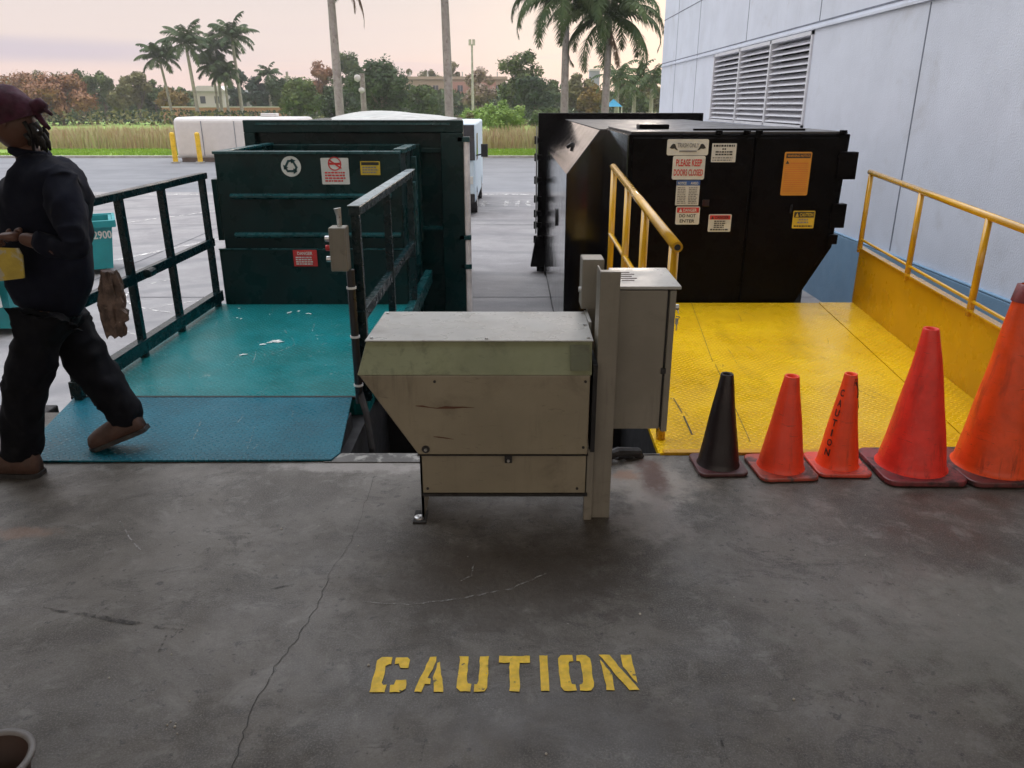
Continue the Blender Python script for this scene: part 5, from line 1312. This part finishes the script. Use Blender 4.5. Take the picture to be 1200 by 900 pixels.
def house(px0, px1, ty, D, m, label, roof=None):
    a, b = P(px0, ty, D), P(px1, ty, D)
    t = thing('house', label, 'building', ((a.x+b.x)/2, D, -1.2))
    MB().box((a.x,D,-1.2),(b.x,D+8,a.z)).build('wall', m, t)
    MB().prism([(a.x-.6,a.z+.004),(b.x+.6,a.z+.004),(b.x-.8,a.z+1.0),(a.x+.8,a.z+1.0)], 1, D-.5, D+8.5).build('roof', roof or m, t)
    n_ = max(2, int((b.x-a.x)/2.6))
    for k in range(n_):
        x = a.x + (b.x-a.x)*(k+.5)/n_; MB().box((x-.5,D-.05,a.z-2.2),(x+.5,D+.01,a.z-.9)).build('window', wind, t)
    return t
house(-18,22,97,160,wht,'white house with a pale roof above the head of the walking person')
house(228,262,107,158,wht,'white house seen behind the middle of the far palm cluster')
house(264,292,112,162,mat('grey_render', (.30,.31,.31), .8),'grey house seen right of the tallest far palm trunk')
a, b = P(190,126,128), P(336,126,128)
lw_ = thing('boundary_wall', 'low salmon boundary wall behind the far palm cluster', 'wall', ((a.x+b.x)/2,128,-1.2))
MB().box((a.x,128,-1.2),(b.x,128.3,a.z)).build('wall', salmon, lw_)
MB().box((a.x-.1,127.9,a.z),(b.x+.1,128.4,a.z+.15)).build('coping', wht, lw_)
a, b = P(692,83,300), P(703,83,300)
tb = thing('office_tower', 'distant pale tower block left of the last royal palm', 'building', (a.x,300,-1.2))
MB().box((a.x,300,-1.2),(b.x,306,a.z)).build('wall', mat('blue_grey_render', (.35,.38,.45), .7), tb)
MB().box((a.x-.3,299.7,a.z),(b.x+.3,306.3,a.z+.6)).build('roof', wht, tb)
# blue canopy
a, b = P(711,125,92), P(729,118,92)
cn = thing('shade_canopy', 'small bright blue shade canopy beneath the last royal palm', 'canopy', ((a.x+b.x)/2,93,-1.2))
cx_ = (a.x+b.x)/2
MB().add([(a.x,91.5,a.z),(b.x,91.5,a.z),(b.x,94.5,a.z),(a.x,94.5,a.z),(cx_,93,b.z+.2)], [(0,1,4),(1,2,4),(2,3,4),(3,0,4),(0,3,2,1)]).build('roof', bluec, cn)
for xx in (a.x+.05, b.x-.05):
    for yy in (91.6, 94.4): MB().tube([(xx,yy,-1.2),(xx,yy,a.z)], .05, 8).build('post', wht, cn)

# ------------------------------------------------------------------ poles
lp_ = thing('lamp_post', 'pale concrete lamp post with a white camera head behind the green container', 'lamp post', (P(423,140,48).x,48,-1.2))
a = P(424,86,48)
MB().tube([(a.x,48,-1.2),(a.x,48,a.z)], [.19,.15], 12).build('pole', trunk_m, lp_)
c = P(419,92,47.8); MB().lathe([(0,.22),(.14,.18),(.2,.05),(.17,-.1),(.0,-.2)], (c.x,47.75,c.z), 14).build('lamp_head', wht, lp_, smooth=True)
c = P(424,106,47.8); MB().lathe([(0,.18),(.16,.1),(.18,-.05),(.0,-.18)], (c.x,47.75,c.z), 14).build('camera_dome', wht, lp_, smooth=True)
a = P(553,52,90)
tl = thing('light_pole', 'tall thin stadium light pole against the pink sky', 'light pole', (a.x,90,-1.2))
MB().tube([(a.x,90,-1.2),(a.x,90,a.z)], [.17,.10], 10).build('pole', mat('galvanised_pole', (.42,.40,.40), .6), tl)
for s in (-1, 1): MB().box((a.x+s*.2-.15,89.8,a.z-.1),(a.x+s*.2+.15,90.1,a.z+.5)).build('lamp_head', mat('lamp_head_grey', (.5,.46,.46), .6), tl, bevel=.03)
a = P(336,84,125)
up = thing('utility_pole', 'thin pale utility pole right of the slim palm', 'pole', (a.x,125,-1.2)); MB().tube([(a.x,125,-1.2),(a.x,125,a.z)], .18, 8).build('pole', trunk_m, up)
MB().box((a.x-.5,124.9,a.z-.8),(a.x+.5,125.1,a.z-.65)).build('crossarm', trunk_m, up)

# ------------------------------------------------------------------ render settings
vs_ = scene.view_settings; vs_.view_transform = 'Standard'; vs_.look = 'None'; vs_.gamma = 1; vs_.exposure = .14
try: vs_.use_curve_mapping = False
except Exception: pass

# ------------------------------------------------------------------ haze
hz = MB().box((-160,-20,-2.4),(120,215,16)); hm_ = bpy.data.materials.new('haze'); hm_.use_nodes = True; hn = hm_.node_tree
hn.nodes.remove(hn.nodes['Principled BSDF']); pv = hn.nodes.new('ShaderNodeVolumePrincipled'); pv.inputs['Density'].default_value = .0006
pv.inputs['Color'].default_value = (.9,.88,.9,1); hn.links.new(pv.outputs[0], hn.nodes['Material Output'].inputs['Volume'])
tag(hz.build('haze', hm_), 'thin pale evening haze in the air over the yard and far trees', 'haze', kind='stuff')
